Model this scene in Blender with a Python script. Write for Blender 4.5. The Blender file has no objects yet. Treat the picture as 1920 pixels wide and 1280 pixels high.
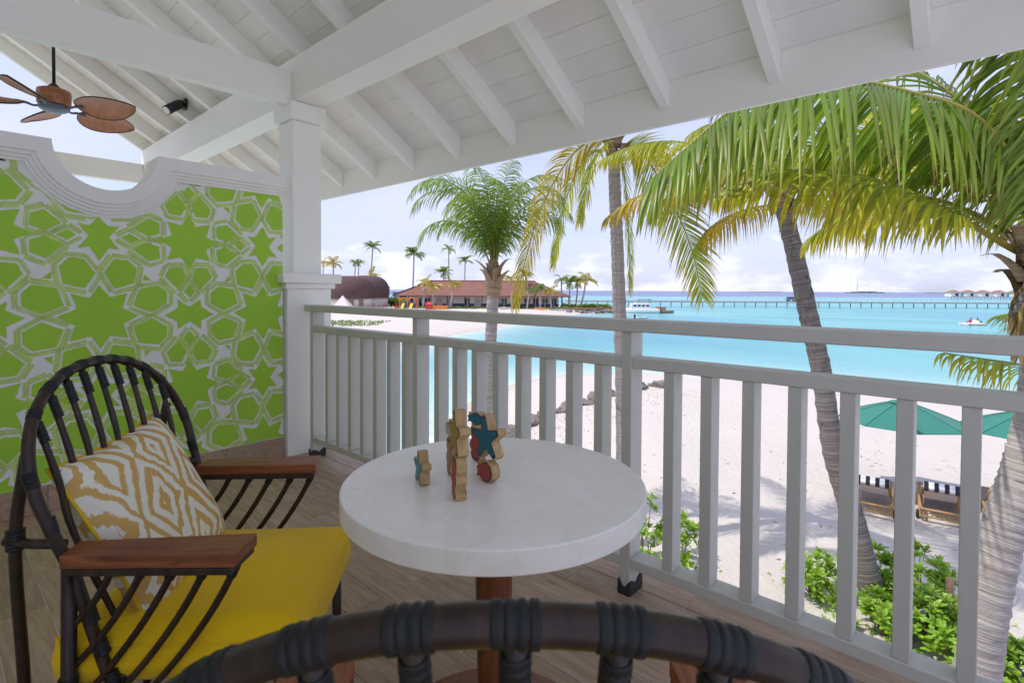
import bpy, bmesh, math, random
from mathutils import Vector, Matrix, noise
random.seed(7)
SC = bpy.context.scene
COL = SC.collection
rad = math.radians
PI = math.pi

# ------------------------------------------------------------------ camera
YAW, PITCH, ROLL = rad(42.09), rad(-1.169), rad(0.303)
CAM_H = 1.22
cd = bpy.data.cameras.new('camera')
cam = bpy.data.objects.new('camera', cd)
COL.objects.link(cam)
_F = Vector((-math.sin(YAW)*math.cos(PITCH), math.cos(YAW)*math.cos(PITCH), math.sin(PITCH)))
_R = Vector((math.cos(YAW), math.sin(YAW), 0))
_U = _R.cross(_F)
_R2 = _R*math.cos(ROLL)+_U*math.sin(ROLL)
_U2 = _U*math.cos(ROLL)-_R*math.sin(ROLL)
cam.matrix_world = Matrix(((_R2.x, _U2.x, -_F.x, 0), (_R2.y, _U2.y, -_F.y, 0), (_R2.z, _U2.z, -_F.z, CAM_H), (0, 0, 0, 1)))
cd.lens = 18.75; cd.sensor_width = 36; cd.sensor_fit = 'HORIZONTAL'
cd.shift_y = -0.0394
cd.clip_start = 0.02; cd.clip_end = 60000
cd.dof.use_dof = True; cd.dof.focus_distance = 2.4; cd.dof.aperture_fstop = 11
SC.camera = cam
R0 = Vector((math.cos(YAW), math.sin(YAW), 0)); F0 = Vector((-math.sin(YAW), math.cos(YAW), 0))
def V(r, d, z): return R0*r+F0*d+Vector((0, 0, z))       # beach frame: r along the shore, d out to sea

# ------------------------------------------------------------------ sky and sun
SUN_EL = rad(60); SUN_AZ = Vector((-0.60, -0.80))
W = bpy.data.worlds.new('World'); SC.world = W; W.use_nodes = True
nt = W.node_tree; nt.nodes.clear()
def wn(t, **k):
    n = nt.nodes.new(t)
    for a, b in k.items(): setattr(n, a, b)
    return n
wo = wn('ShaderNodeOutputWorld'); bg = wn('ShaderNodeBackground')
sky = wn('ShaderNodeTexSky', sky_type='NISHITA', sun_disc=False, sun_elevation=SUN_EL,
         sun_rotation=math.atan2(SUN_AZ.x, SUN_AZ.y), air_density=1.0, dust_density=1.2, ozone_density=1.5)
tc = wn('ShaderNodeTexCoord')
sx = wn('ShaderNodeSeparateXYZ'); nt.links.new(tc.outputs['Generated'], sx.inputs[0])
dv = wn('ShaderNodeMath', operation='ADD'); dv.inputs[1].default_value = 0.16
ab = wn('ShaderNodeMath', operation='ABSOLUTE'); nt.links.new(sx.outputs['Z'], ab.inputs[0]); nt.links.new(ab.outputs[0], dv.inputs[0])
dx = wn('ShaderNodeMath', operation='DIVIDE'); dy = wn('ShaderNodeMath', operation='DIVIDE')
nt.links.new(sx.outputs['X'], dx.inputs[0]); nt.links.new(dv.outputs[0], dx.inputs[1])
nt.links.new(sx.outputs['Y'], dy.inputs[0]); nt.links.new(dv.outputs[0], dy.inputs[1])
cx = wn('ShaderNodeCombineXYZ'); nt.links.new(dx.outputs[0], cx.inputs[0]); nt.links.new(dy.outputs[0], cx.inputs[1])
n1 = wn('ShaderNodeTexNoise'); n1.inputs['Scale'].default_value = 0.9; n1.inputs['Detail'].default_value = 7; n1.inputs['Roughness'].default_value = 0.55
nt.links.new(cx.outputs[0], n1.inputs['Vector'])
r1 = wn('ShaderNodeValToRGB'); r1.color_ramp.elements[0].position = 0.32; r1.color_ramp.elements[1].position = 0.68
r1.color_ramp.elements[0].color = (0.50, 0.50, 0.50, 1); r1.color_ramp.elements[1].color = (0.96, 0.96, 0.96, 1)
nt.links.new(n1.outputs['Fac'], r1.inputs[0])
# low cumulus heaps standing on the horizon
mp = wn('ShaderNodeMapping'); mp.inputs['Scale'].default_value = (5.0, 5.0, 13.0); nt.links.new(tc.outputs['Generated'], mp.inputs['Vector'])
n2 = wn('ShaderNodeTexNoise'); n2.inputs['Scale'].default_value = 1.6; n2.inputs['Detail'].default_value = 9; n2.inputs['Roughness'].default_value = 0.6
nt.links.new(mp.outputs[0], n2.inputs['Vector'])
zr = wn('ShaderNodeMapRange'); zr.inputs[1].default_value = 0.01; zr.inputs[2].default_value = 0.17; zr.inputs[3].default_value = 0.13; zr.inputs[4].default_value = -0.22
nt.links.new(sx.outputs['Z'], zr.inputs[0])
ad = wn('ShaderNodeMath', operation='ADD'); nt.links.new(n2.outputs['Fac'], ad.inputs[0]); nt.links.new(zr.outputs[0], ad.inputs[1])
r2 = wn('ShaderNodeValToRGB'); r2.color_ramp.elements[0].position = 0.54; r2.color_ramp.elements[1].position = 0.66
nt.links.new(ad.outputs[0], r2.inputs[0])
m1 = wn('ShaderNodeMixRGB'); nt.links.new(r1.outputs[0], m1.inputs[0]); nt.links.new(sky.outputs[0], m1.inputs[1]); m1.inputs[2].default_value = (4.95, 5.25, 7.4, 1)
m2 = wn('ShaderNodeMixRGB'); m2.inputs[2].default_value = (6.9, 6.9, 8.0, 1)
f2 = wn('ShaderNodeMath', operation='MULTIPLY'); f2.inputs[1].default_value = 0.62
nt.links.new(r2.outputs[0], f2.inputs[0]); nt.links.new(f2.outputs[0], m2.inputs[0]); nt.links.new(m1.outputs[0], m2.inputs[1])
nt.links.new(m2.outputs[0], bg.inputs['Color']); bg.inputs['Strength'].default_value = 0.10
nt.links.new(bg.outputs[0], wo.inputs['Surface'])

sd = bpy.data.lights.new('sun', 'SUN'); sd.energy = 2.2; sd.angle = rad(0.55); sd.color = (1, 0.94, 0.84)
sun = bpy.data.objects.new('sun', sd); COL.objects.link(sun)
_s = Vector((SUN_AZ.x*math.cos(SUN_EL), SUN_AZ.y*math.cos(SUN_EL), math.sin(SUN_EL)))
sun.rotation_euler = _s.to_track_quat('Z', 'Y').to_euler()
sun.location = (0, 0, 30)

SC.view_settings.view_transform = 'Standard'; SC.view_settings.look = 'None'
SC.view_settings.gamma = 1.0; SC.view_settings.use_curve_mapping = False
SC.view_settings.exposure = 0.74
SC.render.engine = 'CYCLES'
SC.cycles.max_bounces = 12; SC.cycles.diffuse_bounces = 9; SC.cycles.transparent_max_bounces = 12

# ------------------------------------------------------------------ materials
MATS = {}
class NT:
    def __init__(s, name):
        s.m = bpy.data.materials.new(name); s.m.use_nodes = True
        s.t = s.m.node_tree; s.b = s.t.nodes['Principled BSDF']; s.o = s.t.nodes['Material Output']
        MATS[name] = s.m
    def n(s, t, **k):
        x = s.t.nodes.new(t)
        for a, b in k.items():
            if a in x.inputs.keys() if hasattr(x.inputs, 'keys') else False: x.inputs[a].default_value = b
            else: setattr(x, a, b)
        return x
    def l(s, a, b): s.t.links.new(a, b)
    def coord(s, kind='Object', scale=(1, 1, 1), rot=(0, 0, 0)):
        c = s.n('ShaderNodeTexCoord'); m = s.n('ShaderNodeMapping')
        m.inputs['Scale'].default_value = scale; m.inputs['Rotation'].default_value = rot
        s.l(c.outputs[kind], m.inputs[0]); return m.outputs[0]
    def noise(s, vec, scale, detail=5, rough=0.55, dist=0):
        x = s.n('ShaderNodeTexNoise'); x.inputs['Scale'].default_value = scale; x.inputs['Detail'].default_value = detail
        x.inputs['Roughness'].default_value = rough; x.inputs['Distortion'].default_value = dist
        s.l(vec, x.inputs['Vector']); return x.outputs['Fac']
    def ramp(s, fac, stops):
        r = s.n('ShaderNodeValToRGB'); e = r.color_ramp.elements
        while len(e) < len(stops): e.new(0.5)
        for el, (p, c) in zip(e, stops):
            el.position = p; el.color = (c[0], c[1], c[2], 1) if not isinstance(c, (int, float)) else (c, c, c, 1)
        s.l(fac, r.inputs[0]); return r.outputs[0]
    def mix(s, fac, a, b, mode='MIX'):
        x = s.n('ShaderNodeMixRGB'); x.blend_type = mode
        for i, v in enumerate((fac, a, b)):
            if hasattr(v, 'default_value') or hasattr(v, 'links'): s.l(v, x.inputs[i])
            elif isinstance(v, (int, float)): x.inputs[i].default_value = v if i == 0 else (v, v, v, 1)
            else: x.inputs[i].default_value = (v[0], v[1], v[2], 1)
        return x.outputs[0]
    def math(s, op, a, b=0.0):
        x = s.n('ShaderNodeMath'); x.operation = op
        for i, v in enumerate((a, b)):
            if isinstance(v, (int, float)): x.inputs[i].default_value = v
            else: s.l(v, x.inputs[i])
        return x.outputs[0]
    def base(s, c):
        if isinstance(c, (tuple, list)): s.b.inputs['Base Color'].default_value = (c[0], c[1], c[2], 1)
        else: s.l(c, s.b.inputs['Base Color'])
    def set(s, rough=0.5, spec=0.5, metal=0.0):
        s.b.inputs['Roughness'].default_value = rough; s.b.inputs['Specular IOR Level'].default_value = spec; s.b.inputs['Metallic'].default_value = metal
    def bump(s, h, strength=0.2, dist=0.01):
        x = s.n('ShaderNodeBump'); x.inputs['Strength'].default_value = strength; x.inputs['Distance'].default_value = dist
        s.l(h, x.inputs['Height']); s.l(x.outputs[0], s.b.inputs['Normal']); return x

def simple(name, c, rough=0.5, var=0.12, scale=6, bump=0.15, spec=0.4, bs=40, bd=0.004):
    t = NT(name); v = t.coord()
    f = t.noise(v, scale, 6, 0.6)
    t.base(t.mix(f, [x*(1-var) for x in c], [min(1, x*(1+var)) for x in c]))
    t.set(rough, spec)
    if bump: t.bump(t.noise(v, bs, 4), bump, bd)
    return t.m
simple('white_paint', (0.90, 0.885, 0.82), 0.45, 0.03, 3, 0.10, 0.35, 60, 0.002)
def plank_mat():
    t = NT('plank_white'); v = t.coord('Object', (0.7, 6, 6)); o = t.n('ShaderNodeObjectInfo')
    f = t.noise(v, 2.0, 6, 0.6); k = t.math('MULTIPLY_ADD', o.outputs['Random'], 0.07); k.node.inputs[2].default_value = 0.93
    t.base(t.mix(1.0, t.mix(f, (0.86, 0.845, 0.79), (0.91, 0.895, 0.835)), k, 'MULTIPLY')); t.set(0.5, 0.3); t.bump(f, 0.15, 0.003)
plank_mat()
simple('plaster', (0.86, 0.845, 0.79), 0.7, 0.05, 5, 0.25, 0.2, 90, 0.002)
simple('rail_paint', (0.58, 0.575, 0.515), 0.42, 0.10, 9, 0.22, 0.4, 70, 0.003)
simple('black_rubber', (0.025, 0.028, 0.03), 0.5, 0.3, 20, 0.2)
simple('black_metal', (0.012, 0.012, 0.013), 0.35, 0.2, 20, 0.05)
simple('grout', (0.70, 0.64, 0.57), 0.8, 0.1, 20, 0.2)
simple('binding', (0.010, 0.011, 0.0105), 0.48, 0.4, 60, 0.4, 0.35, 260, 0.001)
simple('blue_metal', (0.10, 0.13, 0.18), 0.3, 0.2, 12, 0.05)
simple('piping', (0.62, 0.42, 0.02), 0.75, 0.1, 60, 0.3, 0.2, 300, 0.001)
simple('lamp_face', (0.8, 0.8, 0.8), 0.3, 0.02, 5, 0)

def cane():
    t = NT('cane'); v = t.coord()
    f = t.noise(t.coord(scale=(6, 6, 1.5)), 9, 5, 0.6)
    t.base(t.ramp(f, [(0.35, (0.015, 0.009, 0.006)), (0.55, (0.034, 0.018, 0.010)), (0.75, (0.065, 0.032, 0.015))]))
    t.set(0.36, 0.38); t.bump(t.noise(v, 55, 4), 0.15, 0.002)
cane()
def teak(name, a, b, sc=(3, 26, 26), rot=(0, 0, 0), rough=0.4):
    t = NT(name); v = t.coord(scale=sc, rot=rot)
    f = t.noise(v, 2.2, 7, 0.65, 0.8)
    t.base(t.ramp(f, [(0.30, a), (0.52, [(x+y)/2 for x, y in zip(a, b)]), (0.70, b)]))
    t.set(rough, 0.4); t.bump(f, 0.12, 0.002)
teak('teak', (0.11, 0.030, 0.010), (0.30, 0.095, 0.030))
teak('teak_leg', (0.10, 0.028, 0.010), (0.24, 0.080, 0.030), (26, 26, 3))
teak('blade_wood', (0.26, 0.095, 0.040), (0.46, 0.20, 0.09), (5, 9, 9))
teak('toy_wood', (0.34, 0.20, 0.075), (0.55, 0.38, 0.17), (22, 22, 4), rough=0.55)
teak('stake_wood', (0.20, 0.11, 0.07), (0.40, 0.27, 0.19), (20, 20, 3), rough=0.8)
teak('rattan', (0.30, 0.17, 0.06), (0.50, 0.32, 0.14), (20, 20, 20), rough=0.6)
teak('deck_wood', (0.26, 0.17, 0.12), (0.42, 0.30, 0.22), (3, 14, 14), rough=0.7)

def tile():
    t = NT('wood_tile'); v = t.coord('Object', (2.2, 22, 22))
    o = t.n('ShaderNodeObjectInfo')
    sh = t.n('ShaderNodeVectorMath'); sh.operation = 'ADD'; t.l(v, sh.inputs[0])
    cmb = t.n('ShaderNodeCombineXYZ')
    mr = t.math('MULTIPLY', o.outputs['Random'], 40.0); t.l(mr, cmb.inputs[0]); t.l(mr, cmb.inputs[1]); t.l(cmb.outputs[0], sh.inputs[1])
    f = t.noise(sh.outputs[0], 1.6, 8, 0.68, 1.0)
    c = t.ramp(f, [(0.28, (0.28, 0.185, 0.120)), (0.50, (0.42, 0.295, 0.205)), (0.72, (0.53, 0.40, 0.295))])
    k = t.math('MULTIPLY_ADD', o.outputs['Random'], 0.22)
    k.node.inputs[2].default_value = 0.88
    t.base(t.mix(1.0, c, k, 'MULTIPLY'))
    t.set(0.5, 0.3); t.bump(f, 0.15, 0.002)
tile()

def marble():
    t = NT('stone_top'); v = t.coord()
    f = t.noise(v, 3.0, 8, 0.62, 1.6); g = t.noise(v, 60, 3, 0.6)
    c = t.ramp(f, [(0.42, (0.84, 0.81, 0.73)), (0.505, (0.80, 0.77, 0.68)), (0.525, (0.84, 0.81, 0.73)), (0.7, (0.87, 0.84, 0.77))])
    sp = t.ramp(g, [(0.70, 0.0), (0.78, 1.0)])
    t.base(t.mix(sp, c, (0.50, 0.50, 0.47)))
    t.l(t.ramp(t.noise(v, 9, 4), [(0.3, 0.26), (0.7, 0.40)]), t.b.inputs['Roughness'])
    t.b.inputs['Specular IOR Level'].default_value = 0.5
    t.bump(t.noise(v, 25, 3), 0.03, 0.002)
marble()

def fabric(name, c, var=0.12, wr=0.35):
    t = NT(name); v = t.coord()
    f = t.noise(v, 7, 5, 0.6)
    t.base(t.mix(f, [x*(1-var) for x in c], [x*(1+var) for x in c])); t.set(0.85, 0.2)
    t.b.inputs['Sheen Weight'].default_value = 0.15
    h = t.math('ADD', t.math('MULTIPLY', t.noise(v, 6, 4, 0.5, 0.6), 1.0), t.math('MULTIPLY', t.noise(v, 420, 2), 0.06))
    t.bump(h, wr, 0.02)
fabric('yellow_cloth', (0.82, 0.53, 0.005), 0.08, 0.8)
fabric('green_cloth', (0.035, 0.20, 0.155), 0.10)
fabric('tent_cloth', (0.72, 0.62, 0.60), 0.05)
fabric('stripe_white', (0.75, 0.75, 0.75), 0.05); fabric('stripe_navy', (0.02, 0.022, 0.04), 0.1)

def ikat():
    t = NT('ikat_cloth')
    c = t.n('ShaderNodeTexCoord')
    sp = t.n('ShaderNodeSeparateXYZ'); t.l(c.outputs['UV'], sp.inputs[0])
    wv = t.coord('UV', (1, 1, 1))
    wob = t.noise(wv, 5.5, 3, 0.5); fine = t.noise(t.coord('UV', (60, 6, 1)), 2.0, 3, 0.7)
    wx = t.math('MULTIPLY', t.math('SUBTRACT', wob, 0.5), 0.34)
    fj = t.math('MULTIPLY', t.math('SUBTRACT', fine, 0.5), 0.085)
    # mirrored diamonds: |u| + |v| distance in repeating cells
    u = t.math('PINGPONG', t.math('ADD', t.math('MULTIPLY', sp.outputs['X'], 2.4), wx), 0.5)
    w = t.math('PINGPONG', t.math('ADD', t.math('ADD', t.math('MULTIPLY', sp.outputs['Y'], 1.5), 0.22), fj), 0.5)
    dd = t.math('ADD', t.math('ADD', u, t.math('MULTIPLY', w, 0.9)), fj)
    s = t.math('ADD', dd, t.math('MULTIPLY', wx, 0.5))
    band = t.math('SINE', t.math('MULTIPLY', s, 27.0))
    k = t.math('ADD', band, t.math('MULTIPLY', t.math('SUBTRACT', t.noise(wv, 3.2, 3), 0.5), 1.7))
    fac = t.ramp(t.math('ADD', t.math('MULTIPLY', k, 0.5), 0.5), [(0.50, 0.0), (0.58, 1.0)])
    t.base(t.mix(fac, (0.74, 0.71, 0.58), (0.57, 0.36, 0.11)))
    t.set(0.85, 0.2); v = t.coord()
    h = t.math('ADD', t.noise(v, 8, 4, 0.5, 0.8), t.math('MULTIPLY', t.noise(v, 500, 2), 0.06))
    t.bump(h, 0.35, 0.02)
ikat()

def mural():
    t = NT('mural_green'); v = t.coord()
    f = t.noise(v, 2.2, 5, 0.6); g = t.noise(t.coord(scale=(1, 2, 14)), 5, 4)
    c = t.mix(f, (0.27, 0.55, 0.018), (0.42, 0.68, 0.06))
    t.base(t.mix(t.math('MULTIPLY', g, 0.3), c, (0.44, 0.70, 0.11))); t.set(0.6, 0.3); t.bump(t.noise(v, 90, 3), 0.2, 0.002)
    t = NT('mural_white'); v = t.coord()
    f = t.noise(v, 4, 5); t.base(t.mix(f, (0.76, 0.77, 0.72), (0.82, 0.82, 0.78))); t.set(0.65, 0.25); t.bump(t.noise(v, 90, 3), 0.2, 0.002)
    t = NT('mural_brush')
    v = t.coord('UV', (0.55, 14, 1)); f = t.noise(v, 1.0, 4, 0.65)
    w = t.noise(t.coord('Object', (1, 1, 1)), 7, 3)
    t.base(t.mix(w, (0.44, 0.66, 0.10), (0.66, 0.78, 0.30))); t.set(0.65, 0.25)
    k = t.ramp(t.math('ADD', f, t.math('MULTIPLY', t.math('SUBTRACT', w, 0.5), 0.5)), [(0.26, 0.08), (0.55, 1.0)])
    t.l(k, t.b.inputs['Alpha'])
mural()

def bark(name, a, b, c):
    t = NT(name); v = t.coord()
    ring = t.noise(t.coord('UV', (0.45, 52, 1)), 1.0, 4, 0.6, 0.0)
    col = t.ramp(ring, [(0.30, a), (0.48, b), (0.62, c), (0.8, b)])
    pt = t.ramp(t.noise(v, 5.5, 5, 0.6), [(0.60, 0.0), (0.70, 1.0)])
    t.base(t.mix(t.math('MULTIPLY', pt, 0.75), col, [x*0.35 for x in a])); t.set(0.85, 0.2)
    t.bump(t.math('ADD', ring, t.math('MULTIPLY', t.noise(v, 40, 4), 0.4)), 0.8, 0.02)
bark('bark_pale', (0.27, 0.235, 0.215), (0.37, 0.33, 0.305), (0.47, 0.43, 0.40))
bark('bark_grey', (0.10, 0.085, 0.08), (0.19, 0.165, 0.155), (0.29, 0.26, 0.25))
bark('husk', (0.16, 0.09, 0.045), (0.33, 0.22, 0.13), (0.46, 0.36, 0.25))

def leaf(name, base, tip, dry=(0.17, 0.085, 0.03), rough=0.36, trans=0.42, dryness=0.93):
    t = NT(name)
    a = t.n('ShaderNodeAttribute'); a.attribute_name = 'Col'
    sp = t.n('ShaderNodeSeparateColor'); t.l(a.outputs['Color'], sp.inputs[0])
    c = t.mix(t.ramp(sp.outputs[0], [(0.15, 0.0), (0.85, 1.0)]), base, tip)
    c = t.mix(t.ramp(sp.outputs[0], [(dryness-0.06, 0.0), (dryness+0.04, 1.0)]), c, dry)
    k = t.math('MULTIPLY_ADD', sp.outputs[1], 0.65); k.node.inputs[2].default_value = 0.68
    c = t.mix(1.0, c, k, 'MULTIPLY')
    c = t.mix(t.math('MULTIPLY', sp.outputs[2], 0.75), c, (0.50, 0.40, 0.11))      # pale midrib
    t.base(c); t.set(rough, 0.5)
    tr = t.n('ShaderNodeBsdfTranslucent'); t.l(t.mix(1.0, c, (1.25, 1.2, 0.6), 'MULTIPLY'), tr.inputs['Color'])
    mx = t.n('ShaderNodeMixShader'); mx.inputs[0].default_value = trans
    t.l(t.b.outputs[0], mx.inputs[1]); t.l(tr.outputs[0], mx.inputs[2]); t.l(mx.outputs[0], t.o.inputs['Surface'])
leaf('frond_green', (0.075, 0.245, 0.012), (0.185, 0.31, 0.014), dryness=0.91, trans=0.48)
leaf('frond_lush', (0.090, 0.26, 0.045), (0.17, 0.34, 0.07), trans=0.5)
leaf('frond_olive', (0.22, 0.37, 0.020), (0.56, 0.51, 0.025), trans=0.5, dryness=0.96)
leaf('frond_yellow', (0.38, 0.34, 0.035), (0.58, 0.40, 0.030), dryness=0.96)
leaf('frond_dead', (0.20, 0.12, 0.055), (0.30, 0.21, 0.12), rough=0.8, trans=0.1)
leaf('shrub_leaf', (0.13, 0.34, 0.02), (0.27, 0.49, 0.05), dryness=1.2, rough=0.32)
leaf('far_green', (0.09, 0.18, 0.03), (0.18, 0.26, 0.045), dryness=1.2)
leaf('far_yellow', (0.30, 0.27, 0.03), (0.45, 0.36, 0.03), dryness=1.2)
simple('rachis', (0.34, 0.30, 0.06), 0.45, 0.25, 8, 0.1)
simple('stem', (0.20, 0.15, 0.09), 0.8, 0.3, 20, 0.3)

def sand():
    t = NT('sand'); v = t.coord()
    a = t.noise(v, 0.25, 4); b = t.noise(v, 2.5, 6, 0.65); c = t.noise(v, 60, 3)
    col = t.mix(a, (0.56, 0.515, 0.475), (0.63, 0.585, 0.545))
    col = t.mix(t.math('MULTIPLY', b, 0.25), col, (0.56, 0.50, 0.47))
    at = t.n('ShaderNodeAttribute'); at.attribute_name = 'wet'
    col = t.mix(at.outputs['Fac'], col, (0.50, 0.44, 0.38))
    deb = t.ramp(t.noise(v, 22, 3, 0.5), [(0.75, 0.0), (0.80, 1.0)])
    col = t.mix(t.math('MULTIPLY', deb, 0.35), col, (0.30, 0.24, 0.19))
    t.base(col); t.set(0.9, 0.15)
    foot = t.n('ShaderNodeTexVoronoi'); foot.inputs['Scale'].default_value = 2.3; t.l(v, foot.inputs['Vector'])
    h = t.math('ADD', t.math('MULTIPLY', b, 0.7), t.math('ADD', t.math('MULTIPLY', c, 0.10), t.math('MULTIPLY', t.ramp(foot.outputs['Distance'], [(0.0, 0.0), (0.22, 1.0)]), 0.22)))
    t.bump(h, 0.9, 0.13)
sand()

def water():
    t = NT('water')
    c = t.n('ShaderNodeTexCoord'); v = c.outputs['Object']
    dist = t.n('ShaderNodeVectorMath'); dist.operation = 'DOT_PRODUCT'; t.l(v, dist.inputs[0]); dist.inputs[1].default_value = F0
    d = dist.outputs['Value']
    wob = t.noise(t.coord('Object', (0.006, 0.006, 1)), 1.0, 4)
    pat = t.noise(t.coord('Object', (0.010, 0.034, 1), (0, 0, YAW)), 1.0, 3, 0.5)
    at = t.n('ShaderNodeAttribute'); at.attribute_name = 'shore'
    lagoon = t.ramp(pat, [(0.32, (0.055, 0.34, 0.375)), (0.45, (0.11, 0.43, 0.44)), (0.55, (0.065, 0.355, 0.405)), (0.70, (0.045, 0.28, 0.385))])
    col = t.mix(at.outputs['Fac'], lagoon, (0.50, 0.68, 0.66))
    df = t.math('ADD', d, t.math('MULTIPLY', t.math('SUBTRACT', wob, 0.5), 160))
    far = t.n('ShaderNodeMapRange'); far.inputs[1].default_value = 520; far.inputs[2].default_value = 640; t.l(df, far.inputs[0])
    col = t.mix(far.outputs[0], col, (0.085, 0.115, 0.30))
    # breakers on the reef edge
    surf = t.n('ShaderNodeMapRange'); surf.inputs[1].default_value = 0; surf.inputs[2].default_value = 14; surf.inputs[3].default_value = 1; surf.inputs[4].default_value = 0
    t.l(t.math('ABSOLUTE', t.math('SUBTRACT', df, 600)), surf.inputs[0])
    sn = t.ramp(t.noise(t.coord('Object', (0.012, 0.05, 1), (0, 0, YAW)), 1.0, 4, 0.6), [(0.52, 0.0), (0.60, 1.0)])
    col = t.mix(t.math('MULTIPLY', surf.outputs[0], sn), col, (0.8, 0.8, 0.82))
    fo = t.math('MULTIPLY', t.ramp(at.outputs['Fac'], [(0.90, 0.0), (0.96, 1.0)]), t.ramp(t.noise(t.coord('Object', (0.7, 0.7, 1)), 1.0, 5, 0.65), [(0.48, 0.0), (0.58, 1.0)]))
    col = t.mix(fo, col, (0.80, 0.80, 0.79))
    t.base(col); t.set(0.25, 0.18)
    h = t.math('ADD', t.noise(t.coord('Object', (1.2, 1.2, 1)), 1.0, 5, 0.6), t.math('MULTIPLY', t.noise(t.coord('Object', (0.2, 0.2, 1)), 1.0, 3), 1.2))
    t.bump(h, 0.75, 0.22)
water()
simple('rock', (0.24, 0.21, 0.20), 0.9, 0.45, 5, 0.8, 0.2, 14, 0.05)
simple('rubble', (0.60, 0.54, 0.50), 0.9, 0.2, 5, 0.5)
simple('hull_white', (0.78, 0.78, 0.80), 0.25, 0.02, 2, 0, 0.5)
simple('navy', (0.015, 0.025, 0.07), 0.5, 0.2, 3, 0); simple('dark_glass', (0.02, 0.025, 0.035), 0.08, 0.1, 3, 0, 0.6)
simple('concrete', (0.44, 0.40, 0.38), 0.85, 0.15, 1.5, 0.2); simple('pile', (0.14, 0.19, 0.21), 0.7, 0.2, 2, 0)
simple('red_paint', (0.55, 0.05, 0.03), 0.5, 0.1, 4, 0); simple('orange_paint', (0.65, 0.20, 0.03), 0.5, 0.1, 4, 0)
simple('yellow_paint', (0.70, 0.48, 0.02), 0.5, 0.1, 4, 0); simple('purple_paint', (0.10, 0.09, 0.22), 0.5, 0.1, 4, 0)
simple('teal_paint', (0.10, 0.50, 0.48), 0.5, 0.1, 4, 0); simple('maroon_paint', (0.16, 0.03, 0.05), 0.5, 0.1, 4, 0)
simple('skin', (0.36, 0.20, 0.13), 0.6, 0.08, 10, 0); simple('dark_hair', (0.02, 0.015, 0.012), 0.6, 0.1, 10, 0)
simple('swim_red', (0.5, 0.04, 0.06), 0.8, 0.1, 10, 0)
simple('roof_tile', (0.235, 0.115, 0.092), 0.85, 0.22, 0.6, 0.5, 0.2, 3, 0.1)
simple('thatch', (0.125, 0.080, 0.078), 0.95, 0.35, 0.9, 0.8, 0.1, 4, 0.15)
simple('cream_wall', (0.68, 0.62, 0.56), 0.8, 0.06, 0.6, 0.2)
simple('blue_dado', (0.035, 0.05, 0.11), 0.6, 0.15, 1, 0)
simple('villa_roof', (0.30, 0.18, 0.14), 0.9, 0.2, 0.3, 0.2)
simple('island_green', (0.05, 0.09, 0.08), 0.9, 0.3, 0.02, 0)
simple('toy_blue', (0.02, 0.14, 0.20), 0.5, 0.45, 45, 0.2); simple('toy_teal', (0.05, 0.24, 0.30), 0.5, 0.35, 45, 0.2)
simple('toy_red', (0.36, 0.055, 0.045), 0.5, 0.35, 45, 0.2); simple('toy_yellow', (0.36, 0.25, 0.03), 0.5, 0.35, 45, 0.2)
simple('toy_line', (0.02, 0.03, 0.05), 0.6, 0.3, 45, 0.1); simple('toy_orange', (0.45, 0.18, 0.07), 0.5, 0.3, 45, 0.2); simple('toy_pale', (0.45, 0.42, 0.36), 0.5, 0.2, 45, 0.2)

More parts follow.
